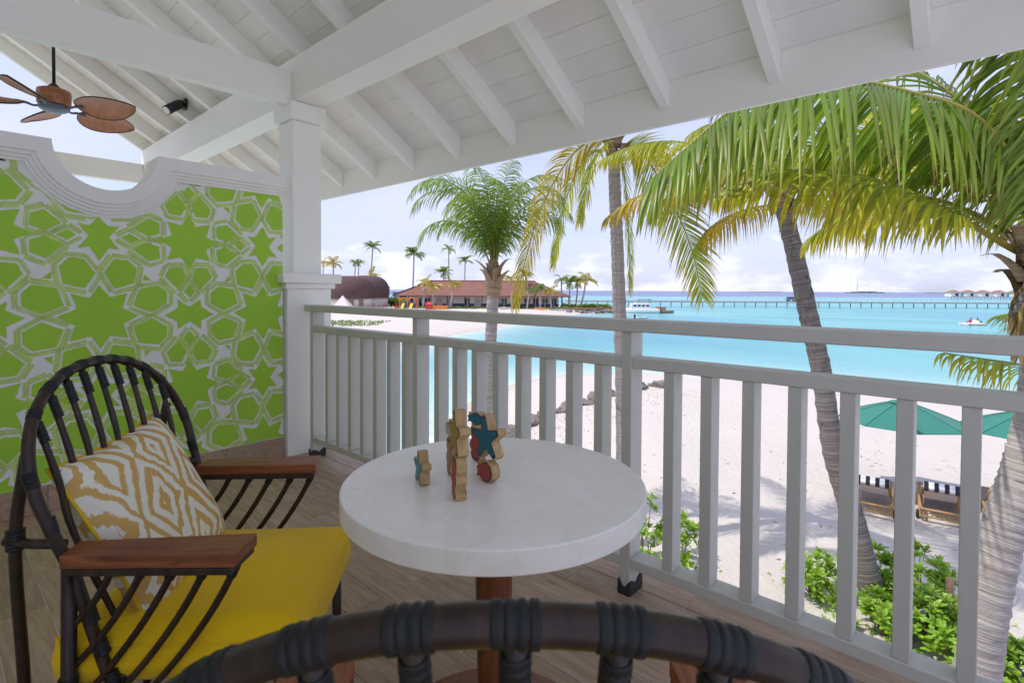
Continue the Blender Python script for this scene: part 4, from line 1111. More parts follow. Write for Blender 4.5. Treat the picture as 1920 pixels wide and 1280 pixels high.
# near palm at the right edge, its big frond arching across the view
D0 = V(3.22, 3.75, ground_z(3.22, 3.75)-0.1)
pd = root('palm_tree', D0, 'near coconut palm at the right edge with a huge green frond arching under the eave', 'palm tree', 'coconut palms on the beach')
Dt = V(3.80, 3.80, 1.45)
trunk_part(pd, [D0, V(3.25, 3.75, -2.4), V(3.34, 3.75, -1.43), V(3.41, 3.75, -.87), V(3.51, 3.75, -.40), V(3.64, 3.76, -.02), V(3.74, 3.77, .42), V(3.80, 3.79, 1.0), Dt], 0.135, 0.115, 'bark_pale', 9, n=150)
leaf_bases(pd, Dt+Vector((0, 0, .0)), Vector((0, 0, 1)), 12, 0.13, 0.30, 10)
make_frond(pd, fd([(3.75, 3.8, 1.62), (3.60, 3.85, 2.15), (3.32, 3.9, 2.52), (2.90, 3.95, 2.69), (2.50, 4.0, 2.79), (2.10, 4.05, 2.78), (1.72, 4.1, 2.64), (1.38, 4.15, 2.36), (1.05, 4.2, 2.06)]), 1.28, 'frond_green', 101, 88, 0.043, 0.70, 0.12, 0.022, -0.90, split=True, segs=7, sweep=(0.0, 0.80), tipmin=0.40, jit=0.17)
make_frond(pd, fd([(3.82, 3.78, 1.62), (4.00, 3.75, 2.2), (4.02, 3.72, 2.8), (3.90, 3.68, 3.3), (3.6, 3.65, 3.75)]), 1.15, 'frond_green', 102, 56, 0.044, 0.75, 0.10, 0.024, 0.0, split=True, segs=6, sides=(1, -1), sweep=(-0.45, 0.0), sidev=-R0)
make_frond(pd, fd([(3.84, 3.95, 1.60), (3.93, 4.0, 2.2), (3.95, 4.05, 2.8), (3.85, 4.1, 3.35), (3.5, 4.15, 3.75)]), 1.10, 'frond_green', 108, 54, 0.042, 0.9, 0.12, 0.024, 0.0, segs=6, sweep=(-0.5, 0.1), sidev=-R0)
make_frond(pd, fd([(3.95, 4.3, 1.60), (4.15, 4.5, 2.15), (4.05, 4.6, 2.62), (3.75, 4.65, 2.78), (3.35, 4.7, 2.72), (2.95, 4.75, 2.5)]), 0.95, 'frond_green', 105, 60, 0.040, 1.9, 0.14, 0.022, 0.05)
make_frond(pd, fd([(3.85, 4.0, 1.55), (3.85, 4.6, 1.95), (3.80, 5.2, 2.15), (3.7, 5.8, 2.1), (3.5, 6.3, 1.85)]), 0.80, 'frond_olive', 106, 56, 0.038, 1.9, 0.14, 0.022, 0.05)
make_frond(pd, fd([(3.9, 3.9, 1.55), (4.2, 4.2, 1.95), (4.55, 4.5, 2.15), (4.95, 4.8, 2.05), (5.3, 5.1, 1.8)]), 0.85, 'frond_olive', 107, 56, 0.038, 1.9, 0.12, 0.022, 0.05)
make_frond(pd, fd([(3.95, 4.1, 1.62), (4.10, 4.2, 2.25), (3.98, 4.25, 2.50), (3.65, 4.3, 2.42), (3.30, 4.35, 2.20)]), 0.80, 'frond_green', 103, 52, 0.038, 1.1, 0.15, 0.020, 0.0, segs=5)
make_frond(pd, fd([(3.78, 3.9, 1.48), (3.62, 3.92, 1.57), (3.3, 3.95, 1.77), (2.96, 4.1, 2.02), (2.6, 4.3, 2.18), (2.2, 4.5, 2.22), (1.85, 4.7, 2.1)]), 0.74, 'frond_olive', 104, 64, 0.036, 2.1, 0.30, 0.026, 0.05)
for k, (a_r, a_d, el, ln, dr, mt) in enumerate(((1, .2, 50, 3.2, 75, 'frond_green'), (.9, -.3, 45, 3.0, 80, 'frond_green'), (.6, .9, 55, 3.3, 80, 'frond_green'), (0.1, 1, 50, 3.2, 85, 'frond_olive'), (.5, .1, 78, 3.0, 50, 'frond_green'), (-.3, .9, 72, 3.2, 66, 'frond_green'))):
    make_frond(pd, arc(Dt+Vector((0, 0, .15)), az_of(a_r, a_d), rad(el), ln, rad(dr)), 0.85, mt, 110+k, 56, 0.038, 0.9, 0.14, 0.022, 0.1)
for k, L in enumerate(([(3.72, 3.78, 1.42), (3.62, 3.75, 1.28), (3.57, 3.74, 1.05), (3.56, 3.74, .80)], [(3.75, 3.70, 1.40), (3.68, 3.66, 1.20), (3.62, 3.65, 1.02), (3.60, 3.66, .90)])):
    make_frond(pd, fd(L), 0.30, 'frond_dead', 130+k, 22, 0.030, 2.2, 0.25, 0.024, 0.0)
sp_ = MB()
for k, L in enumerate(([(3.72, 3.72, 1.30), (3.56, 3.70, 1.22), (3.46, 3.69, 1.06)], [(3.74, 3.70, 1.16), (3.60, 3.68, .98), (3.44, 3.67, .84)])):
    path = spline(fd(L), 10); vs = []
    for i, q in enumerate(path):
        w = 0.055*math.sin(PI*(0.15+0.8*i/10)); vs += [q+Vector((0, 0, w)), q+F0*0.02, q-Vector((0, 0, w)), q-F0*0.02]
    mb = MB().add(vs, [(i*4+j, i*4+(j+1) % 4, (i+1)*4+(j+1) % 4, (i+1)*4+j) for i in range(10) for j in range(4)]+[(0, 3, 2, 1), (40, 41, 42, 43)], [(v[0]*3, v[2]*2) for v in vs], None, True)
    part('dry_spathe', mb, 'bark_grey', pd)
# young palm just outside the right edge, one low frond reaching in
E0 = V(6.1, 5.3, ground_z(6.1, 5.3)-0.1)
pe = root('palm_tree', E0, 'low palm at the right edge with a single thin frond below the top rail', 'palm tree', 'coconut palms on the beach')
Et = V(6.1, 5.2, -.15); trunk_part(pe, [E0, V(6.1, 5.25, -2), Et], 0.13, 0.10, 'bark_grey', 12)
make_frond(pe, fd([(6.05, 5.2, -.10), (5.6, 5.1, .30), (5.2, 5.05, .45), (4.75, 5.0, .55), (4.42, 4.98, .60), (4.02, 4.95, .66)]), 0.50, 'frond_olive', 140, 46, 0.030, 2.4, 0.20, 0.018, 0.0, gap=0.2)
for k, (a_r, a_d) in enumerate(((1, 0), (1, .7), (.2, 1), (1, -.6))):
    make_frond(pe, arc(Et, az_of(a_r, a_d), rad(60), 2.4, rad(75)), 0.6, 'frond_green', 145+k, 40, 0.034, 1.0, 0.16, 0.018, 0.1)

# ---- small far palms: shared crowns
def far_crown(seed, n, mat, droop=70, ln=2.6):
    rng = random.Random(seed); mb = MB()
    for k in range(n):
        path = spline(arc((0, 0, 0), 2.4*k+rng.uniform(-.3, .3), rad(rng.uniform(-5, 75)), ln*rng.uniform(.85, 1.1), rad(droop*rng.uniform(.8, 1.3))), 16)
        mb.tube(path, [0.05*(1-i/17) for i in range(17)], 4)
        mb.col[-len(path)*4:] = [(0.3, 0.5, 0.6)]*(len(path)*4)
        for i in range(2, 16):
            t = (path[i+1]-path[i-1]).normalized(); side = t.cross(Vector((0, 0, 1)))
            if side.length < .05: continue
            side.normalize(); g_ = rng.random()
            for sg in (1, -1):
                l_ = 0.85*(1-0.5*(i/16)**2)*min(1, .4+i/7); d_ = (side*sg*.75+t*.55+Vector((0, 0, -.15))).normalized(); a = path[i]; b = a+d_*l_*.55; c = b+(d_+Vector((0, 0, -.9))).normalized()*l_*.5
                w = t*0.075
                mb.add([a-w*.6, a+w*.6, b-w, b+w, c], [(0, 1, 3, 2), (2, 3, 4)], None, [(0.1, g_, 0), (0.1, g_, 0), (.5, g_, 0), (.5, g_, 0), (1, g_, 0)])
    m = mb.mesh('crown'); m.materials.append(MATS[mat]); return m
crowns = {'g': [far_crown(1, 15, 'far_green'), far_crown(2, 13, 'far_green', 85), far_crown(6, 9, 'far_green', 100)], 'y': [far_crown(3, 12, 'far_yellow'), far_crown(4, 11, 'far_yellow', 60)]}
def far_palm(px, py, d, kind, sc, lean, label, group, k=0, zb=-3.8):
    r = (px-960)/1000*d; zt = 1.22+(544+(px-960)*.0053-py)/1000*d
    b = V(r+lean, d, zb); t = root('palm_tree', b, label, 'palm tree', group)
    T = V(r, d, zt)
    part('trunk', MB().tube(spline([b, b.lerp(T, .5)+R0*(-lean*.18), T], 8), [0.22*sc**.5-0.008*i for i in range(9)], 8), 'bark_pale', t)
    c = link('crown', crowns[kind][k % len(crowns[kind])], None, t); c.location = T-b; c.scale = (sc, sc, sc); c.rotation_euler = (0, 0, k*1.3+px)
gh, gb, gs = 'palms rising behind the hut', 'palms in front of the red roofed building', 'palms at the far point'
far_palm(699, 463, 178, 'g', 1.35, -2.2, 'very tall slender palm with small crown behind the brown hut', gh, 0)
far_palm(776, 478, 172, 'g', 1.75, -.7, 'tall straight palm between the brown hut and the red roofed building', gh, 1)
far_palm(841, 467, 185, 'g', 1.30, .3, 'tall palm above the roof left of the bushy near palm', gh, 2)
far_palm(872, 489, 180, 'g', 1.3, -.8, 'thin tall palm half hidden by the bushy near palm', gh, 1)
far_palm(625, 493, 172, 'y', 1.5, 0, 'yellowish palm beside the column above the hut', gh, 0)
far_palm(667, 492, 178, 'g', 1.0, -2.0, 'left of two leaning palms behind the hut roof', gh, 2)
far_palm(673, 494, 180, 'g', 1.0, -1.2, 'right of two leaning palms behind the hut roof', gh, 1)
far_palm(832, 511, 178, 'g', 1.45, 0, 'low dark palm just behind the roof ridge', gh, 0)
far_palm(693, 519, 172, 'y', 1.7, 0, 'low yellow palm on top of the hut outline', gh, 1)
far_palm(606, 492, 178, 'y', 1.0, 0, 'palm crown peeping out beside the column', gh, 1)
far_palm(722, 541, 168, 'g', .8, 0, 'small palm in the gap right of the hut', gh, 0)
for px, py, d, kd, sc, ln, lb in ((797, 530, 143, 'y', 1.15, -.6, 'leftmost yellow palm at the hip of the red roof'), (812, 536, 140, 'y', 1.35, .2, 'golden palm in front of the red roof near its left end'), (850, 531, 141, 'y', 1.1, -1.0, 'pale palm leaning before the red roof, left of the bushy near palm'), (958, 520, 143, 'y', 1.1, .4, 'yellow palm right behind the bushy near palm'), (985, 516, 150, 'g', 1.2, 0, 'green palm above the roof right of the bushy near palm'), (992, 543, 141, 'g', 1.0, -.6, 'small green palm before the doors of the building'), (1013, 542, 140, 'g', 1.3, 0, 'spreading green palm before the right doors of the building'), (1032, 545, 139, 'y', 1.0, .3, 'small yellowish palm at the right end of the building')):
    far_palm(px, py, d, kd, sc, ln, lb, gb, int(px))
for px, py, d, kd, sc, ln, lb in ((1052, 524, 150, 'g', 1.25, .4, 'leftmost palm of the cluster right of the building'), (1068, 530, 146, 'g', 1.2, 0, 'second palm of the cluster right of the building'), (1083, 528, 148, 'g', 1.2, -.6, 'third palm of the cluster right of the building'), (1098, 524, 145, 'y', 1.55, -1.6, 'largest, rightmost palm of the cluster right of the building')):
    far_palm(px, py, d, kd, sc, ln, lb, gs, int(px))

# ---- shrubs below the balcony
def shrub(r, d, h, w, n, seed, label, stalk=0.0):
    rng = random.Random(seed); gz = ground_z(r, d); b = V(r, d, gz)
    t = root('shrub', b, label, 'shrub', 'bright green beach shrubs'); fo = MB(); st = MB()
    for k in range(int(n*0.72)):
        a = rng.uniform(0, 2*PI); q = math.sqrt(rng.random()); zz = rng.random()**0.7
        c = b+Vector((math.cos(a)*q*w*math.sqrt(1-.55*zz), math.sin(a)*q*w*math.sqrt(1-.55*zz), max(.06, h*(0.12+0.88*zz)*(1-0.35*q*q))))
        c.z = max(c.z, gz+0.05+stalk*0.6)
        up = Vector((math.cos(a)*q*.8, math.sin(a)*q*.8, 0.9+rng.random())).normalized()
        if k % 3 == 0: st.tube([b+Vector((math.cos(a)*.08, math.sin(a)*.08, -.03)), b.lerp(c, .5)+Vector((0, 0, .05)), c], [.012, .009, .005], 5)
        e1 = up.orthogonal().normalized(); e2 = up.cross(e1); m = rng.randint(9, 13); ls = rng.uniform(.11, .165)
        for j in range(m):
            an = 2.4*j+rng.uniform(-.2, .2); op = 0.30+1.0*(1-j/m)+rng.uniform(-.12, .12)
            o = (e1*math.cos(an)+e2*math.sin(an)); dr = (o*math.sin(op)+up*math.cos(op)).normalized(); sd_ = dr.cross(up)
            if sd_.length < .01: continue
            sd_.normalize(); nn = sd_.cross(dr); L = ls*rng.uniform(.75, 1.15); wd = L*.21; g_ = rng.random()
            tip = c+dr*L-nn*L*.12*(1 if nn.z > 0 else -1); md = c+dr*L*.62
            fo.add([c, md-sd_*wd+nn*wd*.3, md, md+sd_*wd+nn*wd*.3, tip-sd_*wd*.45, tip+sd_*wd*.45, tip+dr*L*.05], [(0, 2, 1), (0, 3, 2), (1, 2, 6, 4), (2, 3, 5, 6)], None, [(0, g_, .3), (.6, g_, 0), (.5, g_, .4), (.6, g_, 0), (1, g_, 0), (1, g_, 0), (1, g_, .2)])
    f_ = part('foliage', fo, 'shrub_leaf', t); f_['kind'] = 'stuff'; part('stems', st, 'stem', t)['kind'] = 'stuff'
for a in ((3.10, 9.8, .95, .50, 60, 1, 'rounded green shrub between the two balusters right of the table'), (2.52, 9.9, 1.45, .30, 26, 2, 'tall sparse shrub sprig showing above the table edge', .9), (2.45, 9.2, .55, .45, 36, 3, 'low green shrub just right of the table under the rail'),
          (5.05, 8.75, .70, .50, 60, 4, 'shrub left of the leaning palm trunk'), (5.95, 8.75, .85, .55, 80, 5, 'shrub directly behind the leaning palm trunk foot'), (6.55, 8.5, .95, .60, 90, 6, 'tall shrub behind the wooden stake'), (5.45, 7.75, .55, .45, 60, 7, 'low shrub in front of the leaning palm foot'),
          (6.0, 7.55, .75, .60, 100, 8, 'dense shrub left of the wooden stake'), (6.15, 6.95, .65, .55, 100, 9, 'nearest dense shrub at the lower right, below the stake'), (5.75, 6.35, .55, .45, 60, 10, 'shrub low behind the bottom rail beside the near palm trunk'), (6.55, 6.55, .6, .38, 46, 11, 'shrub half hidden behind the near palm trunk')):
    shrub(*a[:7], *a[7:])
sk = V(6.58, 7.9, ground_z(6.58, 7.9))
one('stake', MB().tube([sk+Vector((0, 0, -.1)), sk+Vector((.005, 0, .35)), sk+Vector((.0, .005, .72))], [.055, .052, .05], 10), 'stake_wood', sk, 'short weathered wooden stake standing among the shrubs', 'stake')
# creeping ground cover
gc = MB(); rng = random.Random(5)
for cx0, cd0, sr, n in ((2.6, 9.3, .55, 160), (5.9, 7.5, .9, 260), (4.95, 8.2, .35, 40), (3.0, 8.9, .4, 60), (6.3, 6.6, .7, 120)):
    for i in range(n):
        r, d = cx0+rng.gauss(0, sr), cd0+rng.gauss(0, sr); c = V(r, d, ground_z(r, d)+.005); g_ = rng.random()
        for j in range(3):
            a = rng.uniform(0, 6.28); h = Vector((math.cos(a), math.sin(a), rng.uniform(.3, 1.2))).normalized()*rng.uniform(.05, .10); s_ = h.cross(Vector((0, 0, 1))).normalized()*.014
            gc.add([c-s_*.4, c+s_*.4, c+h*.6+s_, c+h*.6-s_, c+h], [(0, 1, 2, 3), (3, 2, 4)], None, [(0, g_, 0), (0, g_, 0), (.6, g_, 0), (.6, g_, 0), (1, g_, 0)])
one('ground_cover', gc, 'shrub_leaf', V(5, 8, -3.8), 'low creeping green ground cover on the sand around the shrubs', 'plants', None, 'stuff')

lt = MB(); rng = random.Random(31)
for i in range(420):
    r, d = rng.uniform(2, 16), 8.5+abs(rng.gauss(0, 9))
    if land(r, d) < 1.5: continue
    c = V(r, d, ground_z(r, d)+.008); a = rng.uniform(0, 6.28); L = rng.uniform(.02, .11); h = Vector((math.cos(a), math.sin(a), rng.uniform(-.05, .2)))*L; q = Vector((-math.sin(a), math.cos(a), 0))*rng.uniform(.004, .018); g_ = rng.random()
    lt.add([c-h, c+q, c+h, c-q+Vector((0, 0, .01))], [(0, 1, 2, 3)], None, [(0, g_, 0), (.5, g_, 0), (1, g_, 0), (.5, g_, .2)])
one('leaf_litter', lt, 'frond_dead', V(6, 12, -3.8), 'dry brown leaf litter and twigs scattered over the sand', 'litter', None, 'stuff')

# ================================================================== BEACH FURNITURE
def parasol(r, d, ztop, R, label, rot=0.2):
    gz = ground_z(r, d); b = V(r, d, gz); top = V(r, d, ztop)
    t = root('beach_parasol', b, label, 'parasol', 'green beach parasols')
    part('pole', MB().tube([b, top-Vector((0, 0, .02))], .022, 10), 'hull_white', t)
    m = MB(); hgt = 0.50; vs = []; n = 8; rg = 6
    for i in range(rg+1):
        u = 0.10+0.90*i/rg
        for k in range(n*4):
            a = rot+2*PI*k/(n*4); ph = (k % 4)/4; sag = math.sin(PI*ph)
            rr = R*u*(math.cos(PI/n)/math.cos((ph-.5)*2*PI/n))*(1-0.02*sag*u); z = -hgt*(u**1.15)-0.035*sag*u*(1.2-u)-.03*sag*u*0
            vs.append(top+Vector((rr*math.cos(a), rr*math.sin(a), z)))
    N = n*4; fs = [(i*N+k, i*N+(k+1) % N, (i+1)*N+(k+1) % N, (i+1)*N+k) for i in range(rg) for k in range(N)]
    m.add(vs, fs, None, None, False); part('canopy', m, 'green_cloth', t)
    for k in range(n):
        part('seam', MB().tube([vs[i*N+k*4]+Vector((0, 0, .006)) for i in range(rg+1)], .009, 5), 'green_cloth', t)
    part('hem', MB().tube([vs[rg*N+k % N]+Vector((0, 0, -.004)) for k in range(N+1)], .010, 5), 'green_cloth', t)
    m = MB(); vs = [top+Vector((0, 0, .035))]
    for k in range(n*2): a = rot+PI*k/n; rr = R*.20; vs.append(top+Vector((rr*math.cos(a), rr*math.sin(a), -.045-(.012 if k % 2 else 0))))
    m.add(vs, [(0, 1+k, 1+(k+1) % (2*n)) for k in range(2*n)]); part('vent_cap', m, 'green_cloth', t)
    for k in range(n):
        a = rot+2*PI*k/n; e = top+Vector((R*math.cos(a), R*math.sin(a), -hgt-.012)); part('rib', MB().tube([top-Vector((0, 0, .07)), e], .008, 5), 'rattan', t)
parasol(9.55, 13.0, -1.42, 1.34, 'green parasol in full view on the sand behind the loungers', 0.35)
parasol(11.95, 12.2, -1.46, 1.34, 'second green parasol partly behind the near palm trunk', 0.1)

def make_lounger():
    t = root('sun_lounger', (0, 0, 0), 'x', 'lounger', 'rattan sun loungers on the sand')
    P = lambda n, mb, m, par=None: part(n, mb, m, par or t, False)
    w = .36; L = 1.95          # local x across, y towards the foot end
    for s in (-1, 1):
        sf = P('side_frame', MB().tube([(s*w, 0, .30), (s*w, L, .30)], .030, 8).tube([(s*w, 0.02, .14), (s*w, L, .14)], .022, 8), 'rattan')
        for i in range(16): P('weave', MB().tube([(s*w, .04+i*.122, .13), (s*w, .10+i*.122, .31)], .008, 5), 'rattan', sf)
        P('leg', MB().tube([(s*(w-.02), L-.1, 0), (s*(w-.02), L-.1, .29)], .022, 8), 'rattan')
        P('leg', MB().tube([(s*(w-.02), .35, .05), (s*(w-.02), .35, .29)], .022, 8), 'rattan')
        wh = P('wheel', MB().lathe([(0.0, -.03), (.05, -.03), (.085, -.025), (.10, -.012), (.10, .012), (.085, .025), (.05, .03), (0, .03)], 20, (s*(w+.05), .22, .102), True, Matrix.Rotation(PI/2, 4, 'Y')), 'black_rubber')
        P('hub', MB().lathe([(0.0, -.034), (.03, -.034), (.03, .034), (0, .034)], 10, (s*(w+.05), .22, .102), False, Matrix.Rotation(PI/2, 4, 'Y')), 'rattan', wh)
    er = P('end_frame', MB().tube([(-w, 0, .30), (w, 0, .30)], .030, 8).tube([(-w, 0.02, .14), (w, 0.02, .14)], .022, 8).tube([(-w, 0.01, .22), (w, 0.01, .22)], .012, 6), 'rattan')
    for i in range(9): P('weave', MB().tube([(-w+.04+i*.08, .01, .13), (-w+.04+i*.08, .01, .31)], .008, 5), 'rattan', er)
    P('bed', MB().box(-w+.01, w-.01, .72, L, .315, .335, None, .004), 'deck_wood')
    ang = rad(36); hy = .74
    Mb = Matrix.Translation((0, hy, .325)) @ Matrix.Rotation(-ang, 4, 'X')
    P('backrest', MB().box(-w+.05, w-.05, -.68, -.02, -.008, .008, Mb), 'tent_cloth')
    P('backrest_frame', MB().tube([Mb @ Vector(p) for p in ((-w+.03, 0, 0), (-w+.03, -.74, 0))], .026, 8).tube([Mb @ Vector(p) for p in ((w-.03, 0, 0), (w-.03, -.74, 0))], .026, 8).box(-w+.03, w-.03, -.76, -.69, -.018, .018, Mb).box(-w+.03, w-.03, -.56, -.51, -.022, -.010, Mb), 'rattan')
    for s in (-1, 1): P('prop', MB().tube([Mb @ Vector((s*(w-.06), -.45, -.01)), (s*(w-.06), .28, .31)], .012, 6), 'rattan')
    cu = P('head_cushion', MB().box(-w+.045, w-.045, -.83, -.36, .02, .085, Mb, .012).box(-w+.045, w-.045, -.83, -.70, -.075, .019, Mb, .012), 'stripe_white')
    k = 4; sw = (2*w-.10)/(2*k-1)
    for i in range(k): P('stripe', MB().box(-w+.05+2*i*sw, -w+.05+(2*i+1)*sw, -.836, -.354, .014, .091, Mb, .010).box(-w+.05+2*i*sw, -w+.05+(2*i+1)*sw, -.836, -.694, -.081, .013, Mb, .010), 'stripe_navy', cu)
    return t
lo = make_lounger()
la = math.atan2((F0*.81+R0*.58).y, (F0*.81+R0*.58).x)-PI/2
for i, (r, d, lb) in enumerate(((8.02, 11.75, 'rattan lounger with striped head cushion right of the leaning palm trunk'), (9.30, 11.42, 'rattan lounger with striped head cushion in the middle of the three'), (10.50, 11.1, 'rattan lounger mostly hidden behind the near palm trunk'))):
    o = lo if i == 0 else copy_tree(lo)
    o.location = V(r, d, ground_z(r, d)-.005); o.rotation_euler.z = la; o['label'] = lb

# ================================================================== FAR SHORE
def hip_roof(x0, x1, y0, y1, z0, z1, inset, ov=0.0, th=.3):
    yc = (y0+y1)/2; m = MB(); x0 -= ov; x1 += ov; y0 -= ov; y1 += ov
    return [(x0, y0, z0), (x1, y0, z0), (x1, y1, z0), (x0, y1, z0), (x0+inset, yc, z1), (x1-inset, yc, z1)], [(0, 1, 5, 4), (1, 2, 5), (2, 3, 4, 5), (3, 0, 4), (0, 3, 2, 1)]
def TV(mb, D=0):
    mb.v = [tuple(V(*p)) for p in mb.v]; return mb
def boxV(*a, **k): return TV(MB().box(*a, **k))
GZ = -3.78
bd = root('beach_pavilion', V(-7, 150, GZ), 'long low white pavilion with a red brown hipped roof on the far beach', 'building')
x0, x1, y0, y1 = -31.5, 15.0, 147.5, 160
part('wall', boxV(x0+2, x1-2.0, y0+1.2, y1, GZ, -.4), 'cream_wall', bd)
part('dado', boxV(x0+1.96, x1-1.96, y0+1.15, y0+1.199, GZ, -2.55), 'blue_dado', bd)
rv, rf = hip_roof(x0, x1, y0, y1, -.38, 3.75, 9.5, 1.2); part('roof', TV(MB().add(rv, rf)), 'roof_tile', bd)
part('eave', boxV(x0-1.25, x1+1.25, y0-1.25, y1+1.25, -.62, -.383), 'maroon_paint', bd)
part('ridge', TV(MB().tube([(x0+8.3, (y0+y1)/2, 3.8), (x1-8.3, (y0+y1)/2, 3.8)], .18, 6)), 'maroon_paint', bd)
part('hip_ridge', TV(MB().tube([(x0-1.2, y0-1.2, -.3), (x0+8.3, (y0+y1)/2, 3.85)], .2, 6)), 'navy', bd)
for i in range(11): xx = x0-.6+(x1-x0+1.2)*i/10; part('post', boxV(xx-.12, xx+.12, y0-.8, y0-.56, GZ, -.63), 'maroon_paint', bd)
for i, xx in enumerate((-28.4, -26.0, -23.5, -12.5, -5.2, -2.2, 1.6, 4.2, 6.6, 9.2, 11.6)):
    dr = part('door' if i not in (7, 9) else 'window', boxV(xx-.75, xx+.75, y0+1.08, y0+1.145, GZ if i not in (7, 9) else -2.4, -1.1), 'dark_glass' if i % 2 else 'blue_dado', bd)
    part('frame', boxV(xx-.06, xx+.06, y0+1.03, y0+1.079, GZ, -1.1), 'hull_white', dr)
for xx in (-20.3, -17.5, -9.6):
    m = MB(); pl = [(xx-.9, GZ), (xx+.9, GZ)]+[(xx+.9*math.cos(PI*k/10), -2.0+.9*math.sin(PI*k/10)) for k in range(11)]; m.prism(pl, y0+1.05, y0+1.14, lambda a, b, h: Vector((a, h, b))); part('arch', TV(m), 'concrete', bd)
# thatched double dome
hut = root('thatched_hut', V(-43, 152, GZ), 'low hut with a big brown double domed thatched roof behind the column', 'building')
def dome(cx_, cy_, rx_, ry_, zb, zt, name='roof'):
    vs = []; n = 40; k = 12; fs = []
    for i in range(k+1):
        u = i/k; a = u*PI/2; e = math.cos(a)**0.62; z = zb+(zt-zb)*math.sin(a)**0.85; e *= (0.93+0.07*math.sin(min(1, u*4)*PI/2))
        for j in range(n): q = 2*PI*j/n; vs.append((cx_+rx_*e*math.cos(q), cy_+ry_*e*math.sin(q), z))
    for i in range(k):
        for j in range(n): fs.append((i*n+j, i*n+(j+1) % n, (i+1)*n+(j+1) % n, (i+1)*n+j))
    part(name, TV(MB().add(vs, fs, None, None, True)), 'thatch', hut)
dome(-45.6, 150, 6.8, 7.5, -1.25, 5.0); dome(-42.6, 157, 6.6, 7.5, -1.1, 5.3); dome(-54, 155, 8, 8, -1.1, 5.6)
part('wall', TV(MB().lathe([(6.2, GZ), (6.2, -1.1)], 28, (-45.6, 150, 0))), 'cream_wall', hut); part('wall', TV(MB().lathe([(5.9, GZ), (5.9, -1.0)], 28, (-42.6, 157, 0))), 'cream_wall', hut)
for q in (-95, -70, -45): a = rad(q); part('door', TV(MB().box(-.7, .7, -.06, .06, GZ, -1.5, Matrix.Translation((-45.6+6.25*math.cos(a), 150+6.25*math.sin(a), 0)) @ Matrix.Rotation(a+PI/2, 4, 'Z'))), 'stake_wood', hut)
tn = V(-44.2, 139, GZ)
tt = root('tent', tn, 'pale pointed canvas tent in front of the thatched hut', 'tent')
part('canvas', TV(MB().add([(-46.6, 137, GZ), (-41.6, 137, GZ), (-41.6, 141.5, GZ), (-46.6, 141.5, GZ), (-44.2, 139.2, -.35), (-44.2, 139.2, -.35)], [(0, 1, 4), (1, 2, 4), (2, 3, 4), (3, 0, 4)])), 'tent_cloth', tt)
part('pole', TV(MB().tube([(-44.2, 139.2, GZ), (-44.2, 139.2, -.2)], .06, 6)), 'stake_wood', tt)
# white service building between hut and pavilion
wb = root('white_building', V(-34, 175, GZ), 'small white flat roofed building between the hut and the pavilion', 'building')
part('wall', boxV(-38.5, -29.5, 172, 178, GZ, .25), 'hull_white', wb); part('roof', boxV(-38.8, -29.2, 171.7, 178.3, .255, .5), 'concrete', wb); part('window', boxV(-36, -34, 171.93, 171.99, -2.2, -.9), 'dark_glass', wb)
# playground
pg = root('playground_tower', V(-26.5, 138, GZ), 'playground frame with orange arches and purple panels', 'playground')
for i, xx in enumerate((-28.9, -26.8, -24.6)):
    for yy in (137, 139): part('post', boxV(xx-.09, xx+.09, yy-.09, yy+.09, GZ, -.95), 'orange_paint', pg)
for xx in (-27.85, -25.7):
    part('panel', boxV(xx-.8, xx+.8, 136.95, 137.05, GZ+.3, -2.1), 'purple_paint', pg)
    m = TV(MB().tube([(xx+.95*math.cos(PI*k/10), 137, -1.5+.6*math.sin(PI*k/10)) for k in range(11)], .13, 6)); part('arch', m, 'orange_paint', pg)
    part('slide', TV(MB().box(-.35, .35, -1.6, 1.6, -.05, .05, Matrix.Translation((xx, 135.6, GZ+.75)) @ Matrix.Rotation(rad(28), 4, 'X'))), 'yellow_paint', pg)
rx_ = root('playhouse', V(-20.6, 137, GZ), 'small red playhouse left of the pavilion steps', 'playhouse')
part('wall', boxV(-22.2, -20.4, 136.2, 137.8, GZ, -2.5), 'red_paint', rx_); part('roof', TV(MB().add(*hip_roof(-22.2, -20.4, 136.2, 137.8, -2.49, -1.9, .7, .15))), 'red_paint', rx_); part('counter', boxV(-20.39, -16.5, 136.4, 137.6, GZ, -2.85), 'orange_paint', rx_)
pl_ = root('play_frame', V(-33, 139, GZ), 'low colourful climbing frame right of the tent', 'playground')
for i in range(7):
    xx = -36.5+i*1.05; part('bar', TV(MB().tube([(xx, 138, GZ), (xx+.4, 138.3, -2.2-.3*(i % 3)), (xx+1.0, 138.6, GZ)], .10, 6)), ('red_paint', 'teal_paint', 'orange_paint')[i % 3], pl_)
# low planting at the far shore
fp = MB(); rng = random.Random(9)
def tuft(x, y, s, z=None):
    c = V(x, y, GZ if z is None else z); g_ = rng.random()
    for j in range(7):
        a = rng.uniform(0, 6.28); h = Vector((math.cos(a)*.8, math.sin(a)*.8, rng.uniform(.4, 1.4)))*s; q = h.cross(Vector((0, 0, 1))).normalized()*s*.28
        fp.add([c, c+h*.6-q, c+h, c+h*.6+q], [(0, 1, 2, 3)], None, [(0, g_, 0), (.5, g_, 0), (1, g_, 0), (.5, g_, 0)])
for i in range(700): tuft(rng.uniform(-31, 17), rng.uniform(142.5, 146), rng.uniform(.2, .55))
for i in range(620): tuft(rng.uniform(-34, -19), 72+rng.uniform(0, 12), rng.uniform(.10, .26), -3.8)
for i in range(260): tuft(rng.uniform(14, 27), rng.uniform(143, 152), rng.uniform(.4, 1.3), -3.9)
for i in range(500): tuft(rng.uniform(-48, -33), rng.uniform(160, 175), rng.uniform(.8, 2.2))
